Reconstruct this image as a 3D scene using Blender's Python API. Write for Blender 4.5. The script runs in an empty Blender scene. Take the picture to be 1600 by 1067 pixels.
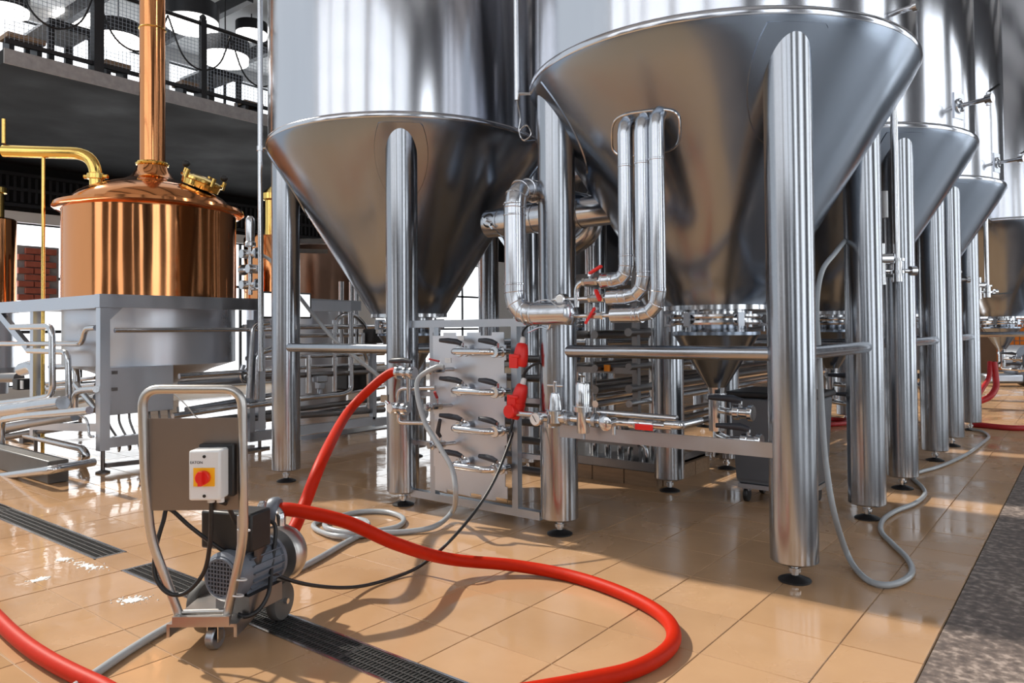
import bpy, math, random
from mathutils import Vector as V, Matrix
random.seed(7)
C = bpy.context.scene.collection
PI = math.pi
# ------------------------------------------------------------------ camera
FPX, CXP, CYP, H = 1157.91, 800.0, 493.41, 1.25
YAW, PIT, ROL = math.radians(38.1478), math.radians(1.06395), math.radians(-0.48828)
_c, _s = math.cos(YAW), math.sin(YAW)
FW = V((-_s*math.cos(PIT), _c*math.cos(PIT), math.sin(PIT)))
_r0 = V((_c, _s, 0)); _u0 = _r0.cross(FW)
RT = _r0*math.cos(ROL)+_u0*math.sin(ROL); UP = -_r0*math.sin(ROL)+_u0*math.cos(ROL)
EYE = V((0, 0, H))
cam = bpy.data.objects.new('camera', bpy.data.cameras.new('camera')); C.objects.link(cam)
cam.matrix_world = Matrix(((RT.x, UP.x, -FW.x, 0), (RT.y, UP.y, -FW.y, 0), (RT.z, UP.z, -FW.z, H), (0, 0, 0, 1)))
cam.data.sensor_width = 36; cam.data.lens = FPX/1600*36
cam.data.shift_y = (CYP-533.5)/1600; cam.data.clip_end = 200
bpy.context.scene.camera = cam
# ------------------------------------------------------------------ sky, sun, exposure
sc = bpy.context.scene
sc.view_settings.view_transform = 'Standard'; sc.view_settings.look = 'None'
sc.view_settings.gamma = 1; sc.view_settings.use_curve_mapping = False
sc.view_settings.exposure = -0.12
w = bpy.data.worlds.new('sky'); sc.world = w; w.use_nodes = True
bg = w.node_tree.nodes['Background']; bg.inputs[0].default_value = (.86, .93, 1, 1); bg.inputs[1].default_value = 0.85
sl = bpy.data.lights.new('sun', 'SUN'); sl.energy = 5.2; sl.angle = math.radians(1.2); sl.color = (1, .93, .82)
sun = bpy.data.objects.new('sun', sl); C.objects.link(sun)
_el = math.radians(43); _az = math.radians(3)
_d = V((math.cos(_az)*math.cos(_el), math.sin(_az)*math.cos(_el), -math.sin(_el)))
sun.rotation_euler = _d.to_track_quat('-Z', 'Y').to_euler()
# ------------------------------------------------------------------ survey helpers: a sight line met with a known plane
def ray(px, py): return FW+RT*((px-CXP)/FPX)-UP*((py-CYP)/FPX)
def hit(px, py, ax, val):
    d = ray(px, py); return EYE+d*((val-EYE[ax])/d[ax])
def Xp(px, py, x): return hit(px, py, 0, x)
def Yp(px, py, y): return hit(px, py, 1, y)
def Fp(px, py, z=0.): return hit(px, py, 2, z)
def proj(q):
    v = V(q)-EYE; d = v.dot(FW)
    return CXP+FPX*v.dot(RT)/d, CYP-FPX*v.dot(UP)/d, d
# ------------------------------------------------------------------ materials
def nodes(name):
    m = bpy.data.materials.new(name); m.use_nodes = True
    return m, m.node_tree, m.node_tree.nodes['Principled BSDF']
def mat(name, col, rough=.5, metal=0., var=0., scale=6., bump=0., stretch=(1, 1, 1), rvar=0., bscale=None, coat=0., emit=0., trans=0., sss=0., aniso=0.):
    m, t, b = nodes(name); N = t.nodes; L = t.links
    b.inputs['Base Color'].default_value = (*col, 1); b.inputs['Roughness'].default_value = rough
    b.inputs['Metallic'].default_value = metal; b.inputs['Coat Weight'].default_value = coat
    b.inputs['Transmission Weight'].default_value = trans
    if aniso:
        b.inputs['Anisotropic'].default_value = aniso
        tg = N.new('ShaderNodeTangent'); tg.axis = 'Z'; L.new(tg.outputs[0], b.inputs['Tangent'])
    if emit:
        b.inputs['Emission Color'].default_value = (*col, 1); b.inputs['Emission Strength'].default_value = emit
    if var or bump or rvar:
        tc = N.new('ShaderNodeTexCoord'); mp = N.new('ShaderNodeMapping'); mp.inputs['Scale'].default_value = stretch
        L.new(tc.outputs['Object'], mp.inputs[0])
        nz = N.new('ShaderNodeTexNoise'); nz.inputs['Scale'].default_value = scale; nz.inputs['Detail'].default_value = 5
        L.new(mp.outputs[0], nz.inputs[0])
        if var:
            mx = N.new('ShaderNodeMix'); mx.data_type = 'RGBA'
            mx.inputs['A'].default_value = (*[c*(1-var) for c in col], 1); mx.inputs['B'].default_value = (*[min(1, c*(1+var)) for c in col], 1)
            L.new(nz.outputs[0], mx.inputs['Factor']); L.new(mx.outputs['Result'], b.inputs['Base Color'])
        if rvar:
            mr = N.new('ShaderNodeMapRange'); mr.inputs['From Min'].default_value = .3; mr.inputs['From Max'].default_value = .7
            mr.inputs['To Min'].default_value = max(.02, rough-rvar); mr.inputs['To Max'].default_value = rough+rvar
            L.new(nz.outputs[0], mr.inputs[0]); L.new(mr.outputs[0], b.inputs['Roughness'])
        if bump:
            n2 = nz
            if bscale:
                n2 = N.new('ShaderNodeTexNoise'); n2.inputs['Scale'].default_value = bscale; n2.inputs['Detail'].default_value = 1.5
                L.new(mp.outputs[0], n2.inputs[0])
            bp = N.new('ShaderNodeBump'); bp.inputs['Strength'].default_value = 1; bp.inputs['Distance'].default_value = bump
            L.new(n2.outputs[0], bp.inputs['Height']); L.new(bp.outputs[0], b.inputs['Normal'])
    return m
M = {}
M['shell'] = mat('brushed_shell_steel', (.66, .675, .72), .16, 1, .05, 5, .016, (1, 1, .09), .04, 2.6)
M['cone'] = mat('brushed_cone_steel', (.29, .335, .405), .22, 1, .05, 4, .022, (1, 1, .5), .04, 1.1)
M['leg'] = mat('brushed_leg_steel', (.42, .44, .475), .21, 1, .10, 14, .00006, (1, 1, .03), .05, 30)
M['pipe'] = mat('polished_pipe_steel', (.66, .67, .69), .16, 1, .06, 9)
M['clad'] = mat('pipe_cladding_steel', (.62, .64, .68), .20, 1, .08, 8, .002, (1, 1, .3), .05, 9)
M['dull'] = mat('dull_frame_steel', (.45, .48, .53), .36, 1, .12, 5, rvar=.08)
M['panel'] = mat('brushed_panel_steel', (.62, .65, .71), .34, 1, .08, 4, .003, (1, 1, .3), .08, 3)
M['darksteel'] = mat('dark_rack_steel', (.22, .21, .21), .34, .9, .25, 6)
M['copper'] = mat('polished_copper', (.80, .335, .135), .10, 1, .14, 3, .007, (1, 1, .2), .05, 3)
M['brass'] = mat('polished_brass', (.92, .62, .18), .12, 1, .08, 8)
M['black'] = mat('black_rubber', (.012, .012, .014), .42, 0, .2, 20)
M['tyre'] = mat('worn_grey_tyre', (.10, .10, .095), .6, 0, .2, 20)
M['charcoal'] = mat('charcoal_plastic', (.035, .038, .05), .4, 0, .15, 20)
M['redhose'] = mat('red_hose_rubber', (.50, .017, .002), .5, 0, .10, 25, .0006)
M['redhose'].node_tree.nodes['Principled BSDF'].inputs['Specular IOR Level'].default_value = .15
M['darkred'] = mat('dark_red_hose', (.42, .015, .02), .4)
M['greyhose'] = mat('translucent_grey_hose', (.36, .385, .41), .3, 0, .08, 14, coat=.2)
M['red'] = mat('red_plastic', (.78, .02, .015), .35)
M['white'] = mat('white_plastic', (.74, .75, .76), .4)
M['yellow'] = mat('yellow_plastic', (.95, .48, .01), .4)
M['orange'] = mat('orange_plastic', (.95, .30, .01), .4)
M['motor'] = mat('grey_painted_motor', (.16, .18, .22), .45, .2, .15, 12)
M['cartsteel'] = mat('satin_cart_steel', (.56, .54, .52), .32, 1, .08, 8)
M['brown'] = mat('brushed_back_plate', (.27, .225, .20), .42, 1, .08, 6)
M['wood'] = mat('worn_timber', (.30, .19, .11), .6, 0, .4, 7, .002, (1, 6, 6))
M['bin'] = mat('grey_bin_plastic', (.13, .14, .16), .42, 0, .1, 8)
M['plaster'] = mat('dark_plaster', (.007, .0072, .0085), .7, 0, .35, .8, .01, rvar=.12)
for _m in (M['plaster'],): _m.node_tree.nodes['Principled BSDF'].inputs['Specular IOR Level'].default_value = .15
M['concrete'] = mat('grey_slab_edge', (.33, .33, .34), .8, 0, .3, 14, .004)
M['wall'] = mat('grey_wall', (.13, .13, .14), .8, 0, .15, 2)
M['whitewall'] = mat('white_wall', (.78, .78, .78), .7, 0, .06, 2)
M['paint'] = mat('black_painted_steel', (.02, .02, .023), .4, .3, .2, 10)
M['brick'] = mat('red_brick', (.42, .11, .07), .75, 0, .3, 12)
M['glow'] = mat('daylit_window_glass', (.93, .97, 1), .3, emit=2.6)
M['glowhall'] = mat('hall_window_glass', (.92, .96, 1), .3, emit=1.6)
M['screen'] = mat('white_screen', (.95, .97, 1), .3, emit=1.1)
M['lamp'] = mat('lit_lamp_diffuser', (1, .98, .95), .4, emit=14)
M['skirt'] = mat('lit_lamp_skirt', (1, .98, .95), .5, emit=4)
M['plinth'] = mat('dark_stone_plinth', (.10, .095, .09), .4, 0, .3, 8)
M['grate'] = mat('galvanised_grate', (.17, .17, .17), .42, .9, .2, 30)
M['pit'] = mat('drain_pit', (.012, .011, .01), .7)
M['glassg'] = mat('gauge_glass', (.85, .86, .86), .12, 0, coat=.6)
M['speck'] = mat('white_speck', (.86, .86, .84), .35, 0, .08, 40, .004)
def tile_mat():
    m, t, b = nodes('wet_tan_tile'); N = t.nodes; L = t.links
    oi = N.new('ShaderNodeObjectInfo'); ge = N.new('ShaderNodeNewGeometry')
    nz = N.new('ShaderNodeTexNoise'); nz.inputs['Scale'].default_value = 2.2; nz.inputs['Detail'].default_value = 8; L.new(ge.outputs['Position'], nz.inputs[0])
    ra = N.new('ShaderNodeValToRGB'); ra.color_ramp.elements[0].position = .3; ra.color_ramp.elements[0].color = (.45, .268, .142, 1)
    ra.color_ramp.elements[1].position = .7; ra.color_ramp.elements[1].color = (.53, .325, .178, 1); L.new(nz.outputs[0], ra.inputs[0])
    hs = N.new('ShaderNodeHueSaturation'); mr = N.new('ShaderNodeMapRange'); mr.inputs['To Min'].default_value = .92; mr.inputs['To Max'].default_value = 1.06
    L.new(oi.outputs['Random'], mr.inputs[0]); L.new(mr.outputs[0], hs.inputs['Value']); L.new(ra.outputs[0], hs.inputs['Color'])
    # water film: smooth puddles and drier, duller tile between; soap residue where it dried
    n2 = N.new('ShaderNodeTexNoise'); n2.inputs['Scale'].default_value = 1.3; n2.inputs['Detail'].default_value = 6; n2.inputs['Distortion'].default_value = .6; L.new(ge.outputs['Position'], n2.inputs[0])
    r2 = N.new('ShaderNodeMapRange'); r2.inputs['From Min'].default_value = .40; r2.inputs['From Max'].default_value = .62
    r2.inputs['To Min'].default_value = .06; r2.inputs['To Max'].default_value = .34
    sx = N.new('ShaderNodeSeparateXYZ'); L.new(ge.outputs['Position'], sx.inputs[0])
    rx = N.new('ShaderNodeMapRange'); rx.inputs['From Min'].default_value = -6.5; rx.inputs['From Max'].default_value = -2.2; rx.inputs['To Min'].default_value = -.16; rx.inputs['To Max'].default_value = .03; L.new(sx.outputs['X'], rx.inputs[0])
    sm = N.new('ShaderNodeMath'); L.new(n2.outputs[0], sm.inputs[0]); L.new(rx.outputs[0], sm.inputs[1]); L.new(sm.outputs[0], r2.inputs[0]); L.new(r2.outputs[0], b.inputs['Roughness'])
    L.new(hs.outputs[0], b.inputs['Base Color'])
    n3 = N.new('ShaderNodeTexNoise'); n3.inputs['Scale'].default_value = 9; n3.inputs['Detail'].default_value = 3; L.new(ge.outputs['Position'], n3.inputs[0])
    bp = N.new('ShaderNodeBump'); bp.inputs['Distance'].default_value = .0012; L.new(n3.outputs[0], bp.inputs['Height']); L.new(bp.outputs[0], b.inputs['Normal'])
    return m
M['tile'] = tile_mat()
M['grout'] = mat('sandy_grout', (.40, .27, .16), .6, 0, .4, 3)
def terrazzo():
    m, t, b = nodes('worn_dark_terrazzo'); N = t.nodes; L = t.links
    ge = N.new('ShaderNodeNewGeometry')
    a = N.new('ShaderNodeTexNoise'); a.inputs['Scale'].default_value = 26; a.inputs['Detail'].default_value = 8; L.new(ge.outputs['Position'], a.inputs[0])
    c = N.new('ShaderNodeTexNoise'); c.inputs['Scale'].default_value = 2.2; c.inputs['Detail'].default_value = 4; L.new(ge.outputs['Position'], c.inputs[0])
    ad = N.new('ShaderNodeMath'); ad.operation = 'MULTIPLY_ADD'; ad.inputs[1].default_value = .35; L.new(c.outputs[0], ad.inputs[0]); L.new(a.outputs[0], ad.inputs[2])
    r = N.new('ShaderNodeValToRGB'); e = r.color_ramp.elements
    e[0].position = .55; e[0].color = (.105, .083, .075, 1); e[1].position = .70; e[1].color = (.18, .143, .125, 1)
    x = r.color_ramp.elements.new(.84); x.color = (.38, .31, .27, 1)
    L.new(ad.outputs[0], r.inputs[0]); L.new(r.outputs[0], b.inputs['Base Color']); b.inputs['Roughness'].default_value = .55
    return m
M['terrazzo'] = terrazzo()
# ------------------------------------------------------------------ mesh helpers
def frame(ax):
    z = V(ax).normalized(); x = z.orthogonal() if abs(z.z) < .999 else V((1, 0, 0))
    if abs(z.z) < .999: x = V((0, 0, 1)).cross(z).normalized()
    x.normalize(); return x, z.cross(x), z
def rounded(pts, rad, n=5):
    pts = [V(q) for q in pts]; out = [pts[0]]
    for i in range(1, len(pts)-1):
        a, b, c = pts[i-1], pts[i], pts[i+1]
        d1 = (a-b); d2 = (c-b); l = min(rad, d1.length*.49, d2.length*.49)
        p0 = b+d1.normalized()*l; p2 = b+d2.normalized()*l
        for k in range(n+1):
            t = k/n; out.append(p0*(1-t)**2+b*2*t*(1-t)+p2*t*t)
    out.append(pts[-1]); return out
def spline(pts, n=8):
    pts = [V(q) for q in pts]; P = [pts[0]*2-pts[1]]+pts+[pts[-1]*2-pts[-2]]; out = []
    for i in range(1, len(P)-2):
        a, b, c, d = P[i-1:i+3]
        for k in range(n):
            t = k/n; out.append(.5*((2*b)+(c-a)*t+(2*a-5*b+4*c-d)*t*t+(3*b-a-3*c+d)*t**3))
    out.append(pts[-1]); return out
class MB:
    def __init__(s): s.v = []; s.f = []
    def add(s, vs, fs):
        o = len(s.v); s.v += [V(q) for q in vs]; s.f += [tuple(i+o for i in q) for q in fs]; return s
    def box(s, c, d, rz=0, ax=None):
        c = V(c); x, y, z = ax or (V((math.cos(rz), math.sin(rz), 0)), V((-math.sin(rz), math.cos(rz), 0)), V((0, 0, 1)))
        vs = [c+x*(i*d[0]/2)+y*(j*d[1]/2)+z*(k*d[2]/2) for k in (-1, 1) for j in (-1, 1) for i in (-1, 1)]
        return s.add(vs, [(0, 2, 3, 1), (4, 5, 7, 6), (0, 1, 5, 4), (2, 6, 7, 3), (0, 4, 6, 2), (1, 3, 7, 5)])
    def span(s, lo, hi): return s.box([(a+b)/2 for a, b in zip(lo, hi)], [abs(b-a) for a, b in zip(lo, hi)])
    def beam(s, a, b, wd, ht):
        a, b = V(a), V(b); d = (b-a); y = d.normalized(); up = V((0, 0, 1)) if abs(y.z) < .95 else V((1, 0, 0))
        x = y.cross(up).normalized(); z = x.cross(y); return s.box((a+b)/2, (wd, d.length, ht), ax=(x, y, z))
    def lathe(s, prof, c=(0, 0, 0), ax=(0, 0, 1), n=24):
        c = V(c); x, y, z = frame(ax); vs = []; fs = []
        for r, h in prof:
            for k in range(n):
                a = 2*PI*k/n; vs.append(c+z*h+(x*math.cos(a)+y*math.sin(a))*r)
        m = len(prof)
        for i in range(m-1):
            for k in range(n):
                q = (k+1) % n; fs.append((i*n+k, i*n+q, (i+1)*n+q, (i+1)*n+k))
        if prof[0][0] > 1e-5: fs.append(tuple(range(n-1, -1, -1)))
        if prof[-1][0] > 1e-5: fs.append(tuple((m-1)*n+k for k in range(n)))
        return s.add(vs, fs)
    def cyl(s, a, b, r, r1=None, n=20, bev=0.):
        a, b = V(a), V(b); l = (b-a).length; r1 = r if r1 is None else r1
        pr = [(r, 0), (r1, l)] if not bev else [(r-bev, 0), (r, bev), (r1, l-bev), (r1-bev, l)]
        return s.lathe(pr, a, b-a, n)
    def ball(s, c, r, n=12, sq=1.):
        return s.lathe([(r*math.sin(PI*k/8)+1e-6*(k in (0, 8)), -r*sq*math.cos(PI*k/8)) for k in range(9)], c, n=n)
    def torus(s, c, R, r, ax=(0, 0, 1), n=28, m=8, a0=0, a1=2*PI):
        c = V(c); x, y, z = frame(ax)
        return s.tube([c+(x*math.cos(a0+(a1-a0)*k/n)+y*math.sin(a0+(a1-a0)*k/n))*R for k in range(n+1)], r, m)
    def tube(s, pts, r, n=12):
        pts = [V(q) for q in pts]; pts = [q for i, q in enumerate(pts) if i == 0 or (q-pts[i-1]).length > 1e-5]
        m = len(pts); T = []
        for i in range(m):
            T.append((pts[min(i+1, m-1)]-pts[max(i-1, 0)]).normalized())
        x, y, _ = frame(T[0]); vs = []; fs = []
        for i in range(m):
            if i:
                ax = T[i-1].cross(T[i])
                if ax.length > 1e-7:
                    R = Matrix.Rotation(T[i-1].angle(T[i]), 3, ax.normalized()); x = R @ x
            x = (x-T[i]*x.dot(T[i])).normalized(); y = T[i].cross(x)
            rr = r[i] if isinstance(r, (list, tuple)) else r
            vs += [pts[i]+(x*math.cos(2*PI*k/n)+y*math.sin(2*PI*k/n))*rr for k in range(n)]
        for i in range(m-1):
            for k in range(n):
                q = (k+1) % n; fs.append((i*n+k, i*n+q, (i+1)*n+q, (i+1)*n+k))
        fs.append(tuple(range(n-1, -1, -1))); fs.append(tuple((m-1)*n+k for k in range(n)))
        return s.add(vs, fs)
    def prism(s, poly, o, x, y, th):
        o, x, y = V(o), V(x), V(y); z = x.cross(y).normalized(); n = len(poly)
        vs = [o+x*a+y*b for a, b in poly]+[o+x*a+y*b+z*th for a, b in poly]
        return s.add(vs, [tuple(range(n-1, -1, -1)), tuple(range(n, 2*n))]+[(i, (i+1) % n, n+(i+1) % n, n+i) for i in range(n)])
    def build(s, name, m, parent=None, loc=None, bevel=0.):
        if parent is not None:
            off = V((0, 0, 0)); q = parent
            while q is not None: off = off+q.location; q = q.parent
        else:
            if loc is None:
                lo = [min(q[i] for q in s.v) for i in range(3)]; hi = [max(q[i] for q in s.v) for i in range(3)]
                loc = ((lo[0]+hi[0])/2, (lo[1]+hi[1])/2, lo[2])
            off = V(loc)
        me = bpy.data.meshes.new(name); me.from_pydata([tuple(q-off) for q in s.v], [], s.f)
        me.polygons.foreach_set('use_smooth', [True]*len(me.polygons)); me.set_sharp_from_angle(angle=math.radians(38))
        me.materials.append(M[m] if isinstance(m, str) else m); me.update()
        o = bpy.data.objects.new(name, me); C.objects.link(o)
        if parent is not None: o.parent = parent
        else: o.location = off
        if bevel:
            b = o.modifiers.new('bevel', 'BEVEL'); b.width = bevel; b.segments = 2; b.limit_method = 'ANGLE'
        return o
def tag(o, label, cat, group=None, kind=None):
    o['label'] = label; o['category'] = cat
    if group: o['group'] = group
    if kind: o['kind'] = kind
    return o
def thing(name, label, cat, loc, group=None):
    o = bpy.data.objects.new(name, None); C.objects.link(o); o.location = V(loc); o.empty_display_size = .1
    return tag(o, label, cat, group)
def struct(name, mb, m, parent=None):
    o = mb.build(name, m, parent, None if parent else (0, 0, 0))
    if parent is None: o['kind'] = 'structure'
    return o
def copy_tree(o, parent=None):
    c = o.copy(); C.objects.link(c); c.parent = parent
    for ch in list(o.children): copy_tree(ch, c)
    return c
def part(name, m, parent, fn, **k):
    b = MB(); fn(b); return b.build(name, m, parent, **k)
X1, Y1, Z1 = V((1, 0, 0)), V((0, 1, 0)), V((0, 0, 1))
# ================================================================== SETTING
struct('floor', MB().span((-16, -6, -.06), (-.518, 24, -.004)), 'grout')
floor = bpy.data.objects['floor']
struct('floor_strip', MB().span((-.512, -6, -.06), (1.1, 24, .001)), 'terrazzo')
struct('floor_right', MB().span((1.1, -6, -.06), (7, 24, .001)), mat('pale_bounce_floor', (.72, .71, .70), .35, 0, .06, 3))  # unseen; pale floor added so the tank cones reflect a bright surface
XS = [-.518, -.812, -1.217, -1.619]
while XS[-1] > -13: XS.append(XS[-1]-.405)
YS = [.245, .65, 1.055, 1.46, 1.808, 1.98, 2.285, 2.70, 3.11, 3.51]
while YS[-1] < 20: YS.append(YS[-1]+.405)
cells = []
for i in range(len(XS)-1):
    for j in range(len(YS)-1):
        x1, x0, y0, y1 = XS[i], XS[i+1], YS[j], YS[j+1]
        if j == 4:      # the drain row: only the short gap between both gratings is tiled
            continue
        cells.append((x0, x1, y0, y1))
cells.append((-4.37, -4.05, 1.808, 1.98)); cells.append((-1.2, -.518, 1.808, 1.98))
def area(c):
    q = [proj((x, y, 0)) for x, y in ((c[0], c[2]), (c[1], c[2]), (c[1], c[3]), (c[0], c[3]))]
    if min(a[2] for a in q) < .3: return 0
    if max(a[0] for a in q) < 0 or min(a[0] for a in q) > 1600 or min(a[1] for a in q) > 1067: return 0
    return abs(sum(q[i][0]*q[(i+1) % 4][1]-q[(i+1) % 4][0]*q[i][1] for i in range(4)))/2
cells.sort(key=lambda c: -area(c))
cache = {}
def tile_mesh(sx, sy):
    k = (round(sx, 3), round(sy, 3))
    if k not in cache:
        g, b = .0022, .0018; hx, hy = sx/2-g, sy/2-g
        vs = [(-hx, -hy, -.01), (hx, -hy, -.01), (hx, hy, -.01), (-hx, hy, -.01), (-hx, -hy, -b), (hx, -hy, -b), (hx, hy, -b), (-hx, hy, -b),
              (-hx+b, -hy+b, 0), (hx-b, -hy+b, 0), (hx-b, hy-b, 0), (-hx+b, hy-b, 0)]
        fs = [(8, 9, 10, 11)]
        for o in (0, 4): fs += [(o+i, o+(i+1) % 4, o+4+(i+1) % 4, o+4+i) for i in range(4)]
        me = bpy.data.meshes.new('tile'); me.from_pydata(vs, [], fs); me.materials.append(M['tile']); cache[k] = me
    return cache[k]
for c in cells[:295]:
    o = bpy.data.objects.new('tile', tile_mesh(c[1]-c[0], c[3]-c[2])); C.objects.link(o); o.parent = floor
    o.location = ((c[0]+c[1])/2, (c[2]+c[3])/2, random.uniform(-.0008, .0004))
rest = MB()
for c in cells[295:]:
    g = .0035; rest.add([(c[0]+g, c[2]+g, -.0005), (c[1]-g, c[2]+g, -.0005), (c[1]-g, c[3]-g, -.0005), (c[0]+g, c[3]-g, -.0005),
                         (c[0]+g, c[2]+g, -.01), (c[1]-g, c[2]+g, -.01), (c[1]-g, c[3]-g, -.01), (c[0]+g, c[3]-g, -.01)],
                        [(0, 1, 2, 3), (4, 5, 1, 0), (5, 6, 2, 1), (6, 7, 3, 2), (7, 4, 0, 3)])
o = rest.build('distant_tiles', 'tile', floor); o['kind'] = 'stuff'
# hall walls
def window_wall(name, fixed, ax, rng, zt, wins, z0, z1, m='wall', th=.3, first=1, zb=0):
    """wall on plane ax=fixed with window openings (a,b); panes, bars and frames are built in the openings"""
    mb = MB()
    def blk(a, b, c, d):
        lo = [0, 0, c]; hi = [0, 0, d]; lo[ax] = fixed-th/2; hi[ax] = fixed+th/2; lo[1-ax] = a; hi[1-ax] = b
        mb.span(lo, hi)
    blk(rng[0], rng[1], zb, z0); blk(rng[0], rng[1], z1, zt)
    e = [rng[0]]+[q for a in wins for q in a]+[rng[1]]
    for i in range(0, len(e), 2): blk(e[i], e[i+1], z0, z1)
    struct(name, mb, m)
    for k, (a, b) in enumerate(wins):
        g = MB(); f = MB()
        lo = [0, 0, z0]; hi = [0, 0, z1]; lo[ax] = fixed-.01; hi[ax] = fixed+.01; lo[1-ax] = a; hi[1-ax] = b; g.span(lo, hi)
        nb = max(1, round((b-a)/1.4)); nz = max(2, round((z1-z0)/1.1))
        for i in range(nb+1):
            u = a+(b-a)*i/nb; lo = [0, 0, z0]; hi = [0, 0, z1]; lo[ax] = fixed-.05; hi[ax] = fixed+.05; lo[1-ax] = u-.03; hi[1-ax] = u+.03; f.span(lo, hi)
        for i in range(nz+1):
            u = z0+(z1-z0)*i/nz; lo = [0, 0, u-.03]; hi = [0, 0, u+.03]; lo[ax] = fixed-.05; hi[ax] = fixed+.05; lo[1-ax] = a; hi[1-ax] = b; f.span(lo, hi)
        wn = struct('window_%d' % (first+k), f, 'paint'); g.build('pane', 'glow' if name in ('wall_left', 'wall_right') else 'glowhall', wn)
window_wall('wall_right', 7, 0, (-6, 24), 10, [(-3.5, -1), (1.5, 4), (7, 10.5), (12, 16), (17, 21.5)], .2, 7.4, first=1)
window_wall('wall_front', -6, 1, (-10, 7), 3.3, [(-9.4, -7.6), (-6.1, -5.5), (-3.9, -2.7), (.6, 1.1), (3.2, 4.8)], .9, 2.9, first=6)  # unseen; narrow glowing bays added and spaced for streaks in the steel
window_wall('wall_front_upper', -6, 1, (-10, 7), 10, [(-9.6, -7.2), (-6.8, -4.6), (-4.2, -1.9), (-1.1, 2.2), (2.8, 6.4)], 3.6, 9.5, 'whitewall', first=11, zb=3.3)  # unseen; tall glowing bays added to brighten the tank shells
# left wall below and behind the mezzanine
window_wall('wall_left', -16, 0, (3.2, 24), 4.43, [(3.8, 7.6), (8.3, 13), (14, 19)], .25, 3.35, 'whitewall', first=16)
struct('wall_back', MB().span((-16, 23.85, 0), (7, 24.15, 10)), 'wall')
# brick piers between the left windows, courses joined
def pier(x, y0, y1, z0, z1, idx):
    p = struct('trim_%d' % idx, MB().span((x-.04, y0, z0), (x, y1, z1)), 'concrete')
    src = None; z = z0+.06; k = 0
    while z < z1-.08:
        y = y0+.13+(.12 if k % 2 else 0)
        while y < y1-.1:
            if src is None:
                src = MB().box((x+.04, 0, 0), (.08, .25, .105)).build('brick', 'brick', p); q = src
            else:
                q = src.copy(); C.objects.link(q); q.parent = p
            q.location = (random.uniform(-.008, .008), y, z); y += .27
        z += .125; k += 1
_a, _b = Xp(26, 425, -15.8), Xp(92, 425, -15.8); pier(-15.8, _a.y, _b.y, Xp(60, 470, -15.8).z, Xp(60, 385, -15.8).z, 1)
# mezzanine: slab, dark soffit, vent grille strip, upper room
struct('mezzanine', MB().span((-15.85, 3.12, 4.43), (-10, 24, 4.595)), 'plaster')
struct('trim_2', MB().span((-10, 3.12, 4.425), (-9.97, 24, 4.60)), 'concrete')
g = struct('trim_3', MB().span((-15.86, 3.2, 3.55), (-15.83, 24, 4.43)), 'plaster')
sl_ = MB(); y = 3.3
while y < 16:
    sl_.span((-15.83, y, 3.72), (-15.80, y+.05, 4.2)); y += .12
for zz in (3.66, 3.96, 4.24): sl_.span((-15.82, 3.3, zz-.03), (-15.78, 16, zz+.03))
so = sl_.build('vent_slat', 'paint', g); so['kind'] = 'stuff'
window_wall('wall_left_upper', -17, 0, (3.2, 24), 8, [(3.6, 8), (8.6, 13), (13.6, 19)], 4.8, 7.6, 'whitewall', first=19)
struct('mezzanine_ceiling', MB().span((-17, 3.3, 7.9), (-12.6, 24, 8.0)), 'whitewall')
struct('ceiling', MB().span((-10.4, -6.1, 10), (7.1, 24.1, 10.2)), 'whitewall')  # unseen; added to block overhead sky light, cut back so the sun enters
bm_ = [MB().span((-17, y, 7.62), (-12.7, y+.14, 7.9)) for y in (4.4, 6.2, 8, 9.8, 11.6, 13.4)]
for b in bm_: b.build('ceiling_beam', 'paint', bpy.data.objects['mezzanine_ceiling'])
for y in (-4, -1, 2, 5, 8, 11, 14, 17, 20): MB().span((-10.3, y, 9.5), (7, y+.25, 10)).build('ceiling_beam', 'wall', bpy.data.objects['ceiling'])
# back wall cladding: orange mesh wall
struct('trim_4', MB().span((-1.75, 20.0, .25), (1.6, 20.06, 2.3)), mat('orange_mesh_wall', (.80, .20, .012), .6, 0, .35, 3))
struct('trim_5', MB().span((-2.6, 19.98, .1), (-1.75, 20.1, 2.4)), mat('brown_board', (.10, .055, .03), .6, 0, .3, 4))
ms = MB()
for k in range(34): ms.span((-1.72+k*.1, 19.985, .27), (-1.705+k*.1, 19.998, 2.28))
for k in range(20): ms.span((-1.72, 19.98, .3+k*.1), (1.58, 19.99, .315+k*.1))
q = ms.build('wire_mesh', 'darksteel', bpy.data.objects['trim_4']); q['kind'] = 'stuff'
struct('trim_6', MB().span((-3.4, 19.9, .0), (2.2, 20.1, .12)), 'paint')
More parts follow.
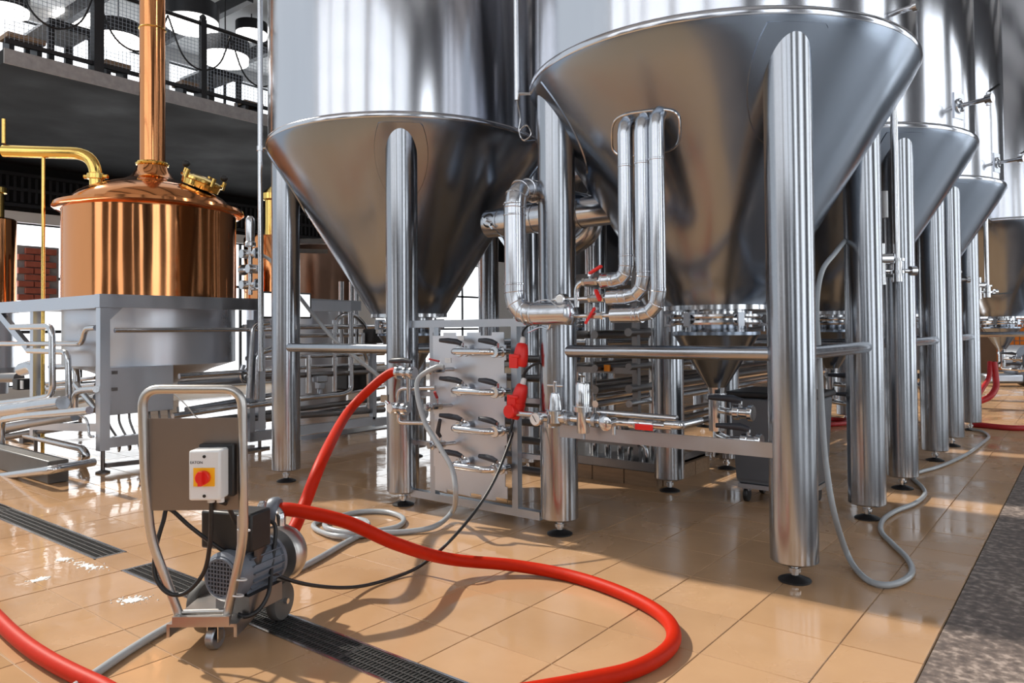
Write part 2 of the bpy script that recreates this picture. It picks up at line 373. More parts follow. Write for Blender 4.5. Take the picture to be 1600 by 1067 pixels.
# ================================================================== FERMENTATION TANKS
RC, ZC, RB, ZB = 1.168, 2.765, .32, 1.385
PROF = [(RB, ZB), (.60, 1.835), (.88, 2.285), (1.0, 2.475), (1.08, 2.60), (1.125, 2.675), (1.150, 2.722), (1.163, 2.75), (RC, ZC)]
def zcone(r):
    for (r0, z0), (r1, z1) in zip(PROF[:-1], PROF[1:]):
        if r <= r1: return z0+(r-r0)*(z1-z0)/(r1-r0)
    return ZC
def rcone(z):
    for (r0, z0), (r1, z1) in zip(PROF[:-1], PROF[1:]):
        if z <= z1: return r0+(z-z0)*(r1-r0)/(z1-z0)
    return RC
LX, LY, LR = .702, .745, .115
def make_tank():
    t = thing('fermentation_tank', 'x', 'tank', (0, 0, 0), 'conical steel fermentation tanks')
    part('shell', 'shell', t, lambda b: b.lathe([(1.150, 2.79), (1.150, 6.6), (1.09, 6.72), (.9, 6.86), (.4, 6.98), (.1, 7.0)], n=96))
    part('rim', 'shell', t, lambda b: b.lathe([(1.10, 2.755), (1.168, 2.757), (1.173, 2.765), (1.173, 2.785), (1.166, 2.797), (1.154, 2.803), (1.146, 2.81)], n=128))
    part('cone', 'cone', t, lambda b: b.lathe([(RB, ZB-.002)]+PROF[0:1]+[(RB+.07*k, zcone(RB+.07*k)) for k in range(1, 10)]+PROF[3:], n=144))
    for sx in (-1, 1):
        for sy in (-1, 1):
            cx, cy = sx*LX, sy*LY; b = MB(); n = 40; vs = []; fs = []
            for h in range(4):
                for k in range(n):
                    a = 2*PI*k/n; rr = LR-(.008 if h == 0 else 0); x, y = cx+rr*math.cos(a), cy+rr*math.sin(a)
                    z = (.098, .106, 1.2, min(zcone(math.hypot(x, y))+.006, ZC+.004))[h]; vs.append((x, y, z))
            for h in range(3):
                for k in range(n):
                    q = (k+1) % n; fs.append((h*n+k, h*n+q, (h+1)*n+q, (h+1)*n+k))
            fs.append(tuple(range(n-1, -1, -1))); b.add(vs, fs); lg = b.build('leg', 'leg', t)
            part('foot_screw', 'pipe', lg, lambda b: b.lathe([(.018, .02), (.018, .045), (.03, .046), (.03, .066), (.018, .067), (.018, .1)], (cx, cy, 0), n=14))
            part('foot_pad', 'black', lg, lambda b: b.lathe([(.078, .0), (.078, .008), (.05, .02), (.024, .026), (.02, .03)], (cx, cy, 0), n=24))
            # thin doubler plate welded round the leg on the cone
            b = MB(); vs = []; fs = []; n = 40
            for ring in range(4):
                for k in range(n):
                    a = 2*PI*k/n; rr = (.105, .15, .19, .196)[ring]; x, y = cx+rr*math.cos(a), cy+rr*math.sin(a); R = math.hypot(x, y)
                    if R > 1.152: x *= 1.152/R; y *= 1.152/R; R = 1.152
                    o = (.007, .007, .007, -.004)[ring]; nx, ny = x/R, y/R
                    vs.append((x+nx*o*.85, y+ny*o*.85, zcone(R)-o*.52))
            for ring in range(3):
                for k in range(n):
                    q = (k+1) % n; fs.append((ring*n+k, ring*n+q, (ring+1)*n+q, (ring+1)*n+k))
            b.add(vs, fs).build('leg_plate', 'cone', t)
    part('brace', 'leg', t, lambda b: b.cyl((-LX+.05, -LY-.03, 1.118), (LX-.05, -LY-.03, 1.118), .037, n=20))
    part('brace', 'leg', t, lambda b: b.cyl((LX+.03, -LY+.05, 1.118), (LX+.03, LY+.02, 1.118), .037, n=20))
    fl = part('bottom_flange', 'pipe', t, lambda b: b.lathe([(.3, 1.375), (.325, 1.388), (.325, 1.36), (.2, 1.352), (.2, 1.335), (.285, 1.333), (.29, 1.318), (.285, 1.308), (.24, 1.306), (.24, 1.298), (.285, 1.296), (.29, 1.282), (.285, 1.27), (.2, 1.268), (.19, 1.235)][::-1], n=40))
    for k in range(6):
        a = k*PI/3+.35; c = V((math.cos(a)*.285, math.sin(a)*.285, 1.302)); rr = V((math.cos(a), math.sin(a), 0))
        part('clamp', 'dull', fl, lambda b: (b.box(c+V((0, 0, .034)), (.06, .04, .014), a), b.box(c-V((0, 0, .034)), (.06, .04, .014), a), b.box(c+rr*.028, (.014, .04, .08), a), b.cyl(c-V((0, 0, .075)), c-V((0, 0, .03)), .009, n=8)))
    part('funnel', 'cone', t, lambda b: b.lathe([(.06, .875), (.256, 1.195), (.27, 1.205), (.27, 1.225), (.19, 1.24)], n=40))
    part('outlet_pipe', 'pipe', t, lambda b: b.lathe([(.05, .60), (.052, .61), (.052, .80), (.062, .802), (.062, .835), (.052, .837), (.058, .88)], n=24))
    for z, y, ex in ((.735, -.10, .17), (.64, -.16, .24)):
        pts = [(0, 0, z), (.12, y, z), (ex, y, z)] if z > .7 else [(0, 0, .66), (0, 0, .575), (.14, y, .575), (ex, y, .575)]
        z = pts[-1][2]
        v = part('branch_pipe', 'pipe', t, lambda b: b.tube(rounded(pts, .07), .022, 14))
        part('valve', 'pipe', v, lambda b: (b.cyl((ex-.02, y, z), (ex+.02, y, z), .046, n=18, bev=.004), b.cyl((ex+.02, y, z), (ex+.075, y, z), .036, n=18), b.cyl((ex+.07, y, z), (ex+.1, y, z), .05, n=18, bev=.004), b.cyl((ex+.02, y, z), (ex+.02, y, z+.07), .012, n=8)))
        part('handle', 'charcoal', v, lambda b: b.tube([(ex+.03, y, z+.07), (ex-.03, y, z+.082), (ex-.17, y-.03, z+.085)], [.018, .024, .014], 10))
    return t
T1C = (-1.887, 4.495)
tank1 = make_tank(); tank1.location = (*T1C, 0)
tank1['label'] = 'largest conical steel fermentation tank in front, with three insulated pipes on its cone'
tanks = {'t1': tank1}
for key, loc, lab in (
    ('t2', (-4.627, 4.46), 'conical steel fermentation tank in front, left of the tank with insulated pipes'),
    ('t3', (-1.887, 7.107), 'second conical steel fermentation tank of the right row, behind the largest one'),
    ('t4', (-1.887, 9.64), 'third conical steel fermentation tank of the right row, its bright cone narrow in view'),
    ('t5', (-1.15, 13.9), 'conical steel fermentation tank farthest right, cut by the picture edge'),
    ('t6', (-4.627, 7.107), 'shaded conical steel fermentation tank behind the two front ones, seen between them'),
    ('t7', (-4.627, 9.64), 'conical steel fermentation tank deep in the shade, behind the skid and two others')):
    o = copy_tree(tank1); o.location = (*loc, 0); o['label'] = lab; tanks[key] = o
def wall_cock(t, ang, z, r=1.150):
    """sample cock on the shell"""
    a = math.radians(ang); d = V((math.cos(a), math.sin(a), 0)); c = t.location+d*r+Z1*z; s = V((-d.y, d.x, 0))
    pl = part('sample_plate', 'panel', t, lambda b: b.prism([(-.07, -.1), (.07, -.1), (.07, .1), (-.07, .1)], c-d*.004, s, Z1, .01))
    part('sample_cock', 'pipe', pl, lambda b: (b.cyl(c, c+d*.20, .018, n=12), b.torus(c+d*.012, .05, .009, d), b.cyl(c+d*.20, c+d*.25, .034, n=14), b.cyl(c+d*.215-Z1*.05, c+d*.215+Z1*.05, .014, n=10)))
    part('cock_handle', 'black', pl, lambda b: b.beam(c+d*.215+Z1*.05, c+d*.30+Z1*.09, .016, .012))
wall_cock(tanks['t3'], -20, 2.97); wall_cock(tanks['t4'], -16, 2.97)
part('sight_stub', 'pipe', tank1, lambda b: (b.cyl(tank1.location+V((1.10, -.25, 2.88)), tank1.location+V((1.20, -.27, 2.88)), .014, n=12), b.cyl(tank1.location+V((1.19, -.268, 2.88)), tank1.location+V((1.21, -.272, 2.88)), .026, n=12)))
# flat bar low between the front legs of the largest tank
part('flat_bar', 'dull', tank1, lambda b: b.beam((T1C[0]-LX+.06, T1C[1]-LY-.085, .645), (T1C[0]+LX-.05, T1C[1]-LY-.085, .645), .012, .075))
# oval plate on the cone where the jacket pipes enter
def cone_pt(px, py, tc=T1C, off=0.):
    d = ray(px, py); k = (RC-RB)/(ZC-ZB); best = None; s = 2.5
    while s < 9:
        q = EYE+d*s; R = math.hypot(q.x-tc[0], q.y-tc[1])
        if ZB < q.z < ZC and R <= rcone(q.z): return q-d.normalized()*off
        s += .004
    return None
pl = []
for k in range(32):
    a = 2*PI*k/32; e = .55; u = math.copysign(abs(math.cos(a))**e, math.cos(a)); v = math.copysign(abs(math.sin(a))**e, math.sin(a))
    pl.append(cone_pt(1009+53*u, 208+34*v-6*u, off=.012))
if all(pl):
    b = MB(); n = len(pl); cen = sum(pl, V())/n; b.add([cen-FW*.006]+pl+[q+FW*.03 for q in pl], [(0, i+1, (i+1) % n+1) for i in range(n)]+[(i+1, n+i+1, n+(i+1) % n+1, (i+1) % n+1) for i in range(n)])
    op = b.build('inlet_plate', 'cone', tank1)
    b = MB(); b.tube(pl+[pl[0]], .007, 8); b.build('plate_weld', 'pipe', op)
# ================================================================== JACKET PIPES on the largest tank
def band(b, c, ax, r): b.lathe([(r*1.0, -.006), (r*1.06, -.004), (r*1.06, .004), (r*1.0, .006)], c, ax, 24)
def gores(parent, pts, rad, R, n=3):
    """seam rings of a segmented (lobster-back) elbow"""
    q = rounded(pts, rad, n)
    for i in range(1, len(q)-1):
        if (q[i]-q[i-1]).length < 1e-5 or (q[i+1]-q[i]).length < 1e-5: continue
        tn = (q[i]-q[i-1]).normalized()+(q[i+1]-q[i]).normalized()
        part('seam', 'clad', parent, lambda b: b.torus(q[i], R*1.01, .0028, tn, 24, 6))
JY = 3.52
for k, (px, ytop, yb, xl, lab) in enumerate((
        (979, 196, 437, 941, 'left of three insulated steel pipes running down the front tank cone'),
        (1006, 190, 463, 951, 'middle of three insulated steel pipes running down the front tank cone'),
        (1029, 183, 491, 957, 'right and longest of three insulated steel pipes running down the front tank cone'))):
    a = Yp(px, ytop, JY); c = Yp(px, yb, JY); e = Yp(xl, yb-1, JY); e.z = c.z; a.x = c.x
    R = .042
    t = thing('insulated_pipe', lab, 'pipe', (c.x, c.y, c.z), 'insulated pipes down the front tank')
    b = MB(); b.tube(rounded([a+V((.0, .16, .05)), a+V((0, .0, .03)), c, e], .12, 3), R, 24)
    p = b.build('cladding', 'clad', t)
    for z in (a.z-.22, c.z+.13): part('band', 'clad', p, lambda b: band(b, (c.x, JY, z), Z1, R))
    for f in (.10, .145): part('band', 'clad', p, lambda b: band(b, (c.x-f, JY, c.z), X1, R))
    gores(p, [a, c, e], .12, R)
    # bare pipe, ball valve with red handle
    L_ = .30 if k else .16
    sp = part('bare_pipe', 'pipe', t, lambda b: b.tube(rounded([e+V((.02, 0, 0)), e-V((L_, 0, 0))] if k else [e+V((.02, 0, 0)), e-V((.17, 0, 0)), e-V((.17, 0, .14))], .06), .012 if k else .016, 12))
    vc = e-V((.075+.03*(k == 2), 0, 0))
    vv = part('ball_valve', 'pipe', t, lambda b: (b.cyl(vc-X1*.035, vc+X1*.035, .02, n=8), b.cyl(vc-X1*.05, vc-X1*.035, .024, n=6), b.cyl(vc+X1*.035, vc+X1*.05, .024, n=6), b.cyl(vc, vc+Z1*.05, .01, n=8), b.cyl(vc+Z1*.03, vc+Z1*.045, .018, n=6)))
    hd = ((.09, -.02, .035), (.045, -.03, -.06), (-.045, -.03, -.09))[k]
    h0 = vc+Z1*.045-Y1*.012; part('valve_handle', 'red', vv, lambda b: b.beam(h0, h0+V(hd), .022, .016), bevel=.004)['label'] = 'red lever handle'
    if k:
        s = e-V((L_, 0, 0))
        sn = part('sensor_head', 'pipe', t, lambda b: (b.cyl(s-X1*.045, s+X1*.01, .03, n=16, bev=.004), b.cyl(s-Y1*.04, s+Y1*.02, .033, n=20, bev=.006), b.cyl(s+X1*.01, s+X1*.03, .018, n=6), b.cyl(s-X1*.07, s-X1*.04, .012, n=10)))
        part('sensor_face', 'glassg', sn, lambda b: b.cyl(s-Y1*.043, s-Y1*.039, .022, n=18))
        part('cable', 'pipe', sn, lambda b: b.tube(spline([s-X1*.065, s+V((-.1, -.01, -.02)), s+V((-.13, .0, -.07)), s+V((-.2, .02, -.06)), s+V((-.3, .03, -.09))]), .005, 6))
# ================================================================== BIG INSULATED PIPE beside leg G
by = 3.50; bR = .066
p0 = Yp(804, 292, by); p1 = Yp(804, 491, by); p2 = Yp(886, 491, by); p1.x = p0.x; p2.z = p1.z
t = thing('insulated_pipe', 'thick insulated steel pipe with elbows standing between the two front tanks', 'pipe', p1)
b = MB(); b.tube(rounded([p0+V((0, .75, .0)), p0, p1, p2], .13, 3), bR, 28); pp = b.build('cladding', 'clad', t)
for z in (p0.z-.1, p0.z-.17, p1.z+.18): part('band', 'clad', pp, lambda b: band(b, (p0.x, by, z), Z1, bR))
for f in (.09, .14): part('band', 'clad', pp, lambda b: band(b, (p0.x+f, by, p1.z), X1, bR))
gores(pp, [p0+V((0, .75, .0)), p0, p1, p2], .13, bR)
for f in (.12, .2, .28): part('band', 'clad', pp, lambda b: band(b, (p0.x, by+f, p0.z), Y1, bR))
part('end_cap', 'clad', pp, lambda b: b.lathe([(bR*1.05, 0), (bR*1.05, .02), (bR*.8, .04), (.02, .05)], p2, X1, 28))
part('cable_loop', 'pipe', t, lambda b: b.tube(spline([p2+V((-.02, -.06, .03)), p2+V((-.1, -.04, .075)), p2+V((-.2, -.02, .07)), p2+V((-.28, .0, .05))]), .004, 6))
# crossing header pipe behind it
hy = 4.15; h0 = Yp(766, 350, hy); h1 = h0+X1*1.35
t = thing('header_pipe', 'thick insulated header pipe with lever on its end cap, crossing behind the standing pipe', 'pipe', h0)
b = MB(); b.cyl(h0-X1*.02, h1, .10, n=32, bev=.012); hp = b.build('cladding', 'clad', t)
for f in (.12, .42, .8): part('band', 'clad', hp, lambda b: band(b, h0+X1*f, X1, .10))
part('vent_ring', 'black', hp, lambda b: b.torus(h0+V((.06, -.09, .01)), .045, .008, (0, -1, .1)))
part('vent_lever', 'pipe', hp, lambda b: (b.beam(h0+V((.03, -.115, .03)), h0+V((.12, -.115, -.06)), .018, .01), b.cyl(h0+V((.06, -.09, .01)), h0+V((.06, -.13, .01)), .014, n=10)))
t2 = thing('header_pipe', 'dark insulated pipe with elbow behind the front leg, under the shaded tanks', 'pipe', h1)
q0 = Yp(880, 318, 4.7); q1 = Yp(925, 318, 4.7); q2 = Yp(925, 362, 4.7)
b = MB(); b.tube(rounded([q0-X1*.35, q1, q2, q2-V((.25, 0, .12))], .12, 6), .085, 24); b.build('cladding', 'clad', t2)
# ================================================================== AIR SET on the front leg of the largest tank
ay = 3.57; az = Yp(905, 655, ay).z
def A(px, dz=0., y=ay): return V((Yp(px, 655, y).x, y, az+dz))
t = thing('regulator_assembly', 'pressure regulator line with gauge, filter and red valve handle along the low flat bar', 'valve assembly', A(900))
part('pipe', 'pipe', t, lambda b: b.cyl(A(798, .005), A(842, .005), .017, n=14))
part('pipe', 'pipe', t, lambda b: b.cyl(A(842), A(1050), .019, n=14))
part('pipe', 'pipe', t, lambda b: b.tube(rounded([A(1040, .01), A(1062, .01), A(1062, .01)+Y1*.25], .06), .022, 14))
part('pipe', 'pipe', t, lambda b: b.cyl(A(935, .04, ay+.06), A(1058, .035, ay+.06), .018, n=14))
rg = part('regulator', 'pipe', t, lambda b: (b.lathe([(.03, -.05), (.05, -.03), (.05, .02), (.062, .022), (.062, .04), (.042, .045), (.034, .12), (.028, .14), (.012, .145), (.012, .2)], A(868), n=24), b.cyl(A(845), A(888), .032, n=16), b.cyl(A(862, -.06), A(862, -.02), .028, n=16)))
part('spindle_bar', 'pipe', rg, lambda b: (b.cyl(A(868, .185)-X1*.055, A(868, .185)+X1*.055, .006, n=8), b.ball(A(868, .205), .012)))
gg = part('gauge', 'pipe', rg, lambda b: b.lathe([(.036, 0), (.04, .004), (.04, .03), (.036, .034)], A(853, -.005)-Y1*.075, -Y1, 24))
part('gauge_face', 'glassg', gg, lambda b: b.cyl(A(853, -.005)-Y1*.113, A(853, -.005)-Y1*.109, .033, n=22))
part('gauge_needle', 'black', gg, lambda b: b.beam(A(853, .018)+V((-.014, -.115, 0)), A(853, -.02)+V((.012, -.115, 0)), .004, .002))
part('filter_housing', 'pipe', t, lambda b: b.lathe([(.034, -.075), (.036, -.07), (.036, .045), (.058, .047), (.058, .075), (.043, .077), (.043, .2), (.036, .212), (.012, .214), (.012, .24)], A(911), n=28))
for px in (888, 930, 943):
    part('clamp', 'dull', t, lambda b: b.cyl(A(px)-X1*.012, A(px)+X1*.012, .04, n=18, bev=.004))
sv = part('sample_valve', 'pipe', t, lambda b: (b.cyl(A(959)-Y1*.07, A(959)+Y1*.01, .026, n=16), b.lathe([(.034, 0), (.04, .006), (.04, .02), (.03, .026)], A(959)-Y1*.07, -Y1, 10), b.cyl(A(959, -.07), A(959), .012, n=10)))
bv = part('ball_valve', 'pipe', t, lambda b: (b.box(A(1003), (.07, .05, .05)), b.cyl(A(985), A(1022), .03, n=12), b.cyl(A(1000)-Y1*.06, A(1000), .012, n=10)))
part('valve_handle', 'red', bv, lambda b: b.box(A(1015, -.005)-Y1*.065, (.105, .012, .032)), bevel=.005)['label'] = 'flat red lever handle'
part('foot', 'dull', t, lambda b: b.cyl(A(911, -.11), A(911, -.06), .012, n=10))
# ================================================================== HEAT EXCHANGER between the front legs
hy = 3.72
t = thing('heat_exchanger', 'plate valve panel in a steel frame between two tank legs, with black lever valves', 'heat exchanger', Yp(740, 770, hy))
zt = Yp(740, 505, hy).z; zb = .10; xl = Yp(679, 640, hy).x; xr = Yp(807, 640, hy).x
def fr(*a, **k): return part('frame_bar', 'dull', t, lambda b: b.beam(*a, **k))
fr((-3.83, hy, zt), (-2.70, hy, zt), .05, .05); fr((-3.83, hy, zb), (-2.70, hy, zb), .05, .05)
fr((xl, hy, zb+.02), (xl, hy, zt-.02), .046, .046); fr((xr, hy, zb+.02), (xr, hy, zt-.02), .046, .046)
for z in (.45, .8): fr((-3.83, hy+.04, z), (-2.70, hy+.04, z), .03, .03)
pxl, pxr = Yp(686, 640, hy).x, Yp(800, 640, hy).x; pz0, pz1 = .16, zt-.06
W_ = pxr-pxl; Hh = pz1-pz0
poly = [(0, 0), (.09, 0), (.09, -.03), (.13, -.03)] ; poly = []
def edge(n, tooth):  # notched outline, one side
    out = []
    for i in range(n):
        a, b = i/n, (i+.55)/n; out += [(a, 0), (b, 0), (b, tooth), ((i+1)/n, tooth)]
    return out
for u, v in edge(3, .022): poly.append((u*W_, v))
for u, v in edge(6, .016): poly.append((W_-v, u*Hh))
for u, v in edge(3, .022): poly.append((W_-u*W_, Hh-v))
for u, v in edge(3, .012): poly.append((v, Hh-u*Hh))
PY = hy-.05
part('front_panel', 'panel', t, lambda b: b.prism(poly, (pxl, PY, pz0), X1, Z1, .006))
def P_(px, py, out=0.): q = Yp(px, py, PY-.006-out); return q
for (px, py) in ((720, 528), (700, 563), (709, 616)): part('label_plate', 'white', t, lambda b: b.box(P_(px, py, .002), (.055, .003, .032)))
def lever(parent, c, d, l=.13, up=.012, m='charcoal'):
    e = c+V(d).normalized()*l
    part('handle', m, parent, lambda b: b.tube([c-Z1*.008, c+V(d).normalized()*.035+Z1*.004, c+V(d).normalized()*l*.6+Z1*up*.9, e+Z1*up*1.2], [.015, .019, .019, .013], 10))
for k, (y0, ya, yb_) in enumerate(((552, 550, 549), (614, 612, 611), (675, 673, 670), (736, 731, 729))):
    a = P_(705, ya+1, .15); c = P_(769, yb_-1, .11); a.z = c.z = (a.z+c.z)/2
    j = part('jumper_pipe', 'pipe', t, lambda b: b.tube(rounded([a+V((0, .15, 0)), a+V((0, 0, 0)), V((c.x-.03, a.y, c.z)), V((c.x+.015, c.y, c.z)), V((c.x+.04, PY, c.z))], .05, 5), .021, 14))
    for q, hx, l in ((V((a.x+.02, a.y+.085, a.z+.0)), -1, .16), (V((c.x+.018, c.y+.03, c.z)), -1, .13)):
        part('valve', 'pipe', j, lambda b: (b.cyl(q-Y1*.04, q-Y1*.022, .037, n=16, bev=.003), b.cyl(q-Y1*.022, q+Y1*.022, .027, n=14), b.cyl(q+Y1*.022, q+Y1*.04, .037, n=16, bev=.003), b.cyl(q, q+Z1*.055, .011, n=8)))
        lever(j, q+Z1*.058-Y1*.01, (hx, -.25 if l > .14 else -.12, .0), l)
for k, (px, py) in enumerate(((697, 577), (694, 634), (699, 693))):
    c = P_(px, py, .05); e = c+V((-.03, -.1, 0))
    v = part('sample_valve', 'pipe', t, lambda b: (b.tube([V((c.x+.02, PY, c.z)), c, e], .014, 12), b.lathe([(.028, 0), (.03, .004), (.03, .016), (.022, .018), (.022, .04)], e, e-c, 16), b.cyl(c-V((.006, .02, 0)), c-V((.03, .09, 0)), .024, n=8), b.cyl(c+V((-.015, -.05, 0)), c+V((-.015, -.05, .05)), .009, n=8)))
    if k < 2: part('handle', 'darkred', v, lambda b: b.beam(c+V((-.015, -.05, .055)), c+V((-.09, -.07, .07)) if k == 0 else c+V((.0, -.09, .10)), .016, .01))
    else: part('handle', 'charcoal', v, lambda b: b.tube([c+V((-.015, -.05, .05)), c+V((-.02, -.07, .08)), c+V((.03, -.1, .17))], [.012, .015, .012], 8))
# plate pack behind the panel
for z in (.3, .5, .62, .75, .92, 1.05): part('rear_pipe', 'darksteel', t, lambda b: b.cyl((pxl-.05, hy+.3, z), (-2.72, hy+.3, z), .025, n=12))
# ---------------- valve set on leg Q (red hose coupling) 
LQ = V((-3.918, 3.70, 0))
t = thing('hose_valve', 'steel valve with black lever on the tank leg where the red hose couples', 'valve', LQ+V((0, -.17, .9)))
cq = Yp(629, 582, 3.53)
part('body', 'pipe', t, lambda b: (b.cyl(cq-X1*.03, cq+X1*.12, .03, n=16), b.cyl(cq-X1*.045, cq-X1*.02, .05, n=18, bev=.004), b.cyl(cq+X1*.03, cq+X1*.05, .045, n=18, bev=.004), b.cyl(cq+X1*.09, cq+X1*.11, .045, n=18, bev=.004), b.cyl(cq+X1*.05, cq+V((.05, 0, .07)), .012, n=8)))
part('handle', 'charcoal', t, lambda b: b.tube([cq+V((.09, 0, .075)), cq+V((.02, -.01, .085)), cq+V((-.08, -.02, .08)), cq+V((-.11, -.02, .075))], [.012, .02, .018, .01], 10))
dn = Yp(640, 628, 3.53)
part('side_pipe', 'pipe', t, lambda b: b.tube(rounded([cq+V((.06, .0, -.02)), V((cq.x+.06, 3.53, dn.z))], .03), .016, 10))
part('side_pipe', 'pipe', t, lambda b: b.tube(rounded([Yp(640, 632, 3.53), Yp(624, 632, 3.53), Yp(622, 660, 3.53), Yp(672, 661, 3.60)], .04), .015, 12))
part('side_pipe', 'pipe', t, lambda b: b.tube(rounded([Yp(622, 632, 3.53), Yp(622, 607, 3.53), Yp(680, 606, 3.60)], .05), .015, 12))
g0 = Yp(613, 637, 3.47)
g1 = part('gauge', 'pipe', t, lambda b: (b.cyl(g0+Y1*.03, g0-Y1*.025, .036, n=22, bev=.004), b.cyl(g0, g0+X1*.16, .026, n=14), b.cyl(g0+X1*.05, g0+X1*.075, .043, n=16, bev=.004), b.cyl(g0+X1*.11, g0+X1*.14, .043, n=16, bev=.004), b.cyl(g0+V((-.02, 0, .02)), g0+V((-.08, 0, .05)), .012, n=8), b.box(g0+V((-.075, 0, .06)), (.05, .03, .05), .4)))
part('gauge_face', 'glassg', g1, lambda b: b.cyl(g0-Y1*.028, g0-Y1*.0255, .029, n=20))
# ---------------- red plugs
def plug(px, py, lab, tilt, nm):
    c = Yp(px, py, 3.62); ax = V((tilt, -.12, -1)).normalized()
    t = thing('red_plug', lab, 'plug', c+ax*.2, 'red power plugs')
    part('body', 'red', t, lambda b: b.lathe([(.022, .02), (.034, .03), (.042, .06), (.046, .10), (.046, .15), (.036, .165)], c, ax, 18))
    part('lid', 'red', t, lambda b: (b.box(c+ax*.13-Y1*.045-X1*.015, (.062, .02, .085)), b.cyl(c+ax*.10+V((-.03, -.05, 0)), c+ax*.10+V((.03, -.05, 0)), .012, n=10)), bevel=.008)
    part('gland', 'white', t, lambda b: b.lathe([(.008, -.02), (.016, -.012), (.018, .02), (.026, .026)], c, ax, 14))
    return t, c, ax
t, c, ax = plug(817, 531, 'upper red plug hanging from a thin cable by the panel frame', -.08, 0)
part('cable', 'black', t, lambda b: b.tube(spline([c-ax*.015, c+V((.0, 0, .05)), c+V((.03, .03, .09)), c+V((.10, .08, .10))]), .006, 8))
t, c, ax = plug(818, 595, 'lower red plug and socket pair with a black cable below', -.25, 1)
part('cable', 'black', t, lambda b: b.tube(spline([c-ax*.015, c+V((.01, 0, .05)), c+V((.06, .03, .10)), c+V((.16, .10, .13))]), .008, 8))
part('socket', 'red', t, lambda b: (b.lathe([(.04, .13), (.05, .14), (.05, .18), (.03, .24)], c, ax, 18), b.cyl(c+ax*.19-Y1*.01, c+ax*.19-Y1*.075, .042, n=20, bev=.006)))
plug_end = c+ax*.24
# ================================================================== HOSES AND CABLES
def hose(name, label, pts, r, m, cat='hose', n=12, sub=8):
    b = MB(); b.tube(spline(pts, sub), r, n); return tag(b.build(name, m), label, cat)
hr = .030
def U(u, v, z): return CART+RT_*u+FW_*v+Z1*z       # cart frame, defined below
RT_ = V((_c, _s, 0)); FW_ = V((-_s, _c, 0))
def lat(px, d): return (px-CXP)/FPX*d
def at(px, py, d): return EYE+ray(px, py)*d        # a point at a measured distance along the view
coup = at(437, 797, 3.30)
red = hose('red_hose', 'thick red hose sweeping from the pump across the floor in a wide loop',
     [coup-RT_*.02, coup+RT_*.06, at(540, 815, 3.35), at(620, 850, 3.45), Fp(700, 873, .10), Fp(800, 883, .05), Fp(880, 897, hr), Fp(950, 918, hr), Fp(1010, 945, hr), Fp(1045, 972, hr), Fp(1052, 1000, hr),
      Fp(1030, 1026, hr), Fp(985, 1048, hr), Fp(925, 1062, hr), Fp(850, 1076, hr), Fp(700, 1100, hr), Fp(480, 1130, hr), Fp(250, 1110, hr), Fp(150, 1068, hr), Fp(75, 1030, hr), Fp(20, 990, hr), Fp(-40, 930, hr), Fp(-120, 860, hr), Fp(-240, 800, hr)], hr, 'redhose', n=20)
red2 = hose('red_hose', 'thick red hose arching down from the leg valve to the back of the pump',
     [cq-X1*.03, cq-V((.10, .02, .005)), Yp(583, 603, 3.42), Yp(543, 645, 3.22), at(505, 715, 3.9), at(477, 785, 3.68), at(458, 828, 3.52), at(440, 850, 3.42), at(425, 858, 3.33)], .031, 'redhose', n=20)
sv0 = P_(690, 576, .15)
hose('grey_hose', 'translucent grey hose from the valve panel, coiled on the floor and passing under the cart',
     [sv0+V((.02, 0, .01)), sv0+V((-.03, -.02, .01)), Yp(655, 590, 3.45), Yp(652, 615, 3.42), Yp(664, 660, 3.40), Yp(688, 700, 3.38), Yp(707, 735, 3.36), Yp(712, 775, 3.34), Fp(706, 800, .06), Fp(680, 822, .03), Fp(640, 830, .018), Fp(590, 833, .02), Fp(535, 838, .03), Fp(500, 830, .018), Fp(490, 820, .018), Fp(510, 812, .018), Fp(560, 811, .02), Fp(575, 818, .05), Fp(568, 827, .05), Fp(545, 832, .05),
      Fp(510, 824, .05), Fp(515, 812, .018), Fp(560, 800, .018), Fp(605, 800, .018), Fp(630, 810, .018), Fp(620, 823, .018), Fp(575, 832, .018), Fp(545, 845, .018), Fp(500, 871, .018), Fp(460, 892, .018), Fp(400, 920, .018), Fp(330, 952, .018), Fp(270, 976, .018), Fp(205, 1014, .018), Fp(140, 1058, .018), Fp(60, 1110, .018)], .0165, 'greyhose')
hose('grey_hose', 'thin grey hose hanging from the far piping down behind the left front tank legs',
     [at(396, 397, 6.7), at(410, 399, 6.7), at(428, 412, 6.55), at(455, 447, 6.45), at(490, 492, 6.4), at(520, 528, 6.3), at(560, 562, 6.2), at(592, 588, 6.0), at(612, 612, 5.9), at(625, 660, 5.9)], .016, 'greyhose')
hose('grey_hose', 'grey hose trailing from the right front tank leg and winding along the row of legs',
     [at(1352, 352, 5.25), at(1330, 366, 5.1), Yp(1305, 395, 4.8), Yp(1284, 425, 4.6), Yp(1276, 480, 4.4), at(1280, 560, 3.95), at(1284, 640, 3.9), at(1290, 720, 3.85), at(1303, 800, 3.8), Fp(1325, 868, .05), Fp(1350, 902, .018), Fp(1380, 914, .018), Fp(1410, 908, .018), Fp(1425, 893, .018), Fp(1418, 873, .018), Fp(1395, 850, .018), Fp(1377, 830, .018), Fp(1380, 812, .018), Fp(1400, 798, .018), Fp(1430, 786, .018), Fp(1445, 772, .018), Fp(1440, 760, .018), Fp(1425, 745, .018),
      Fp(1435, 738, .018), Fp(1470, 728, .018), Fp(1510, 710, .018), Fp(1535, 692, .018), Fp(1545, 682, .018), Fp(1535, 674, .018), Fp(1515, 670, .018)], .0155, 'greyhose')
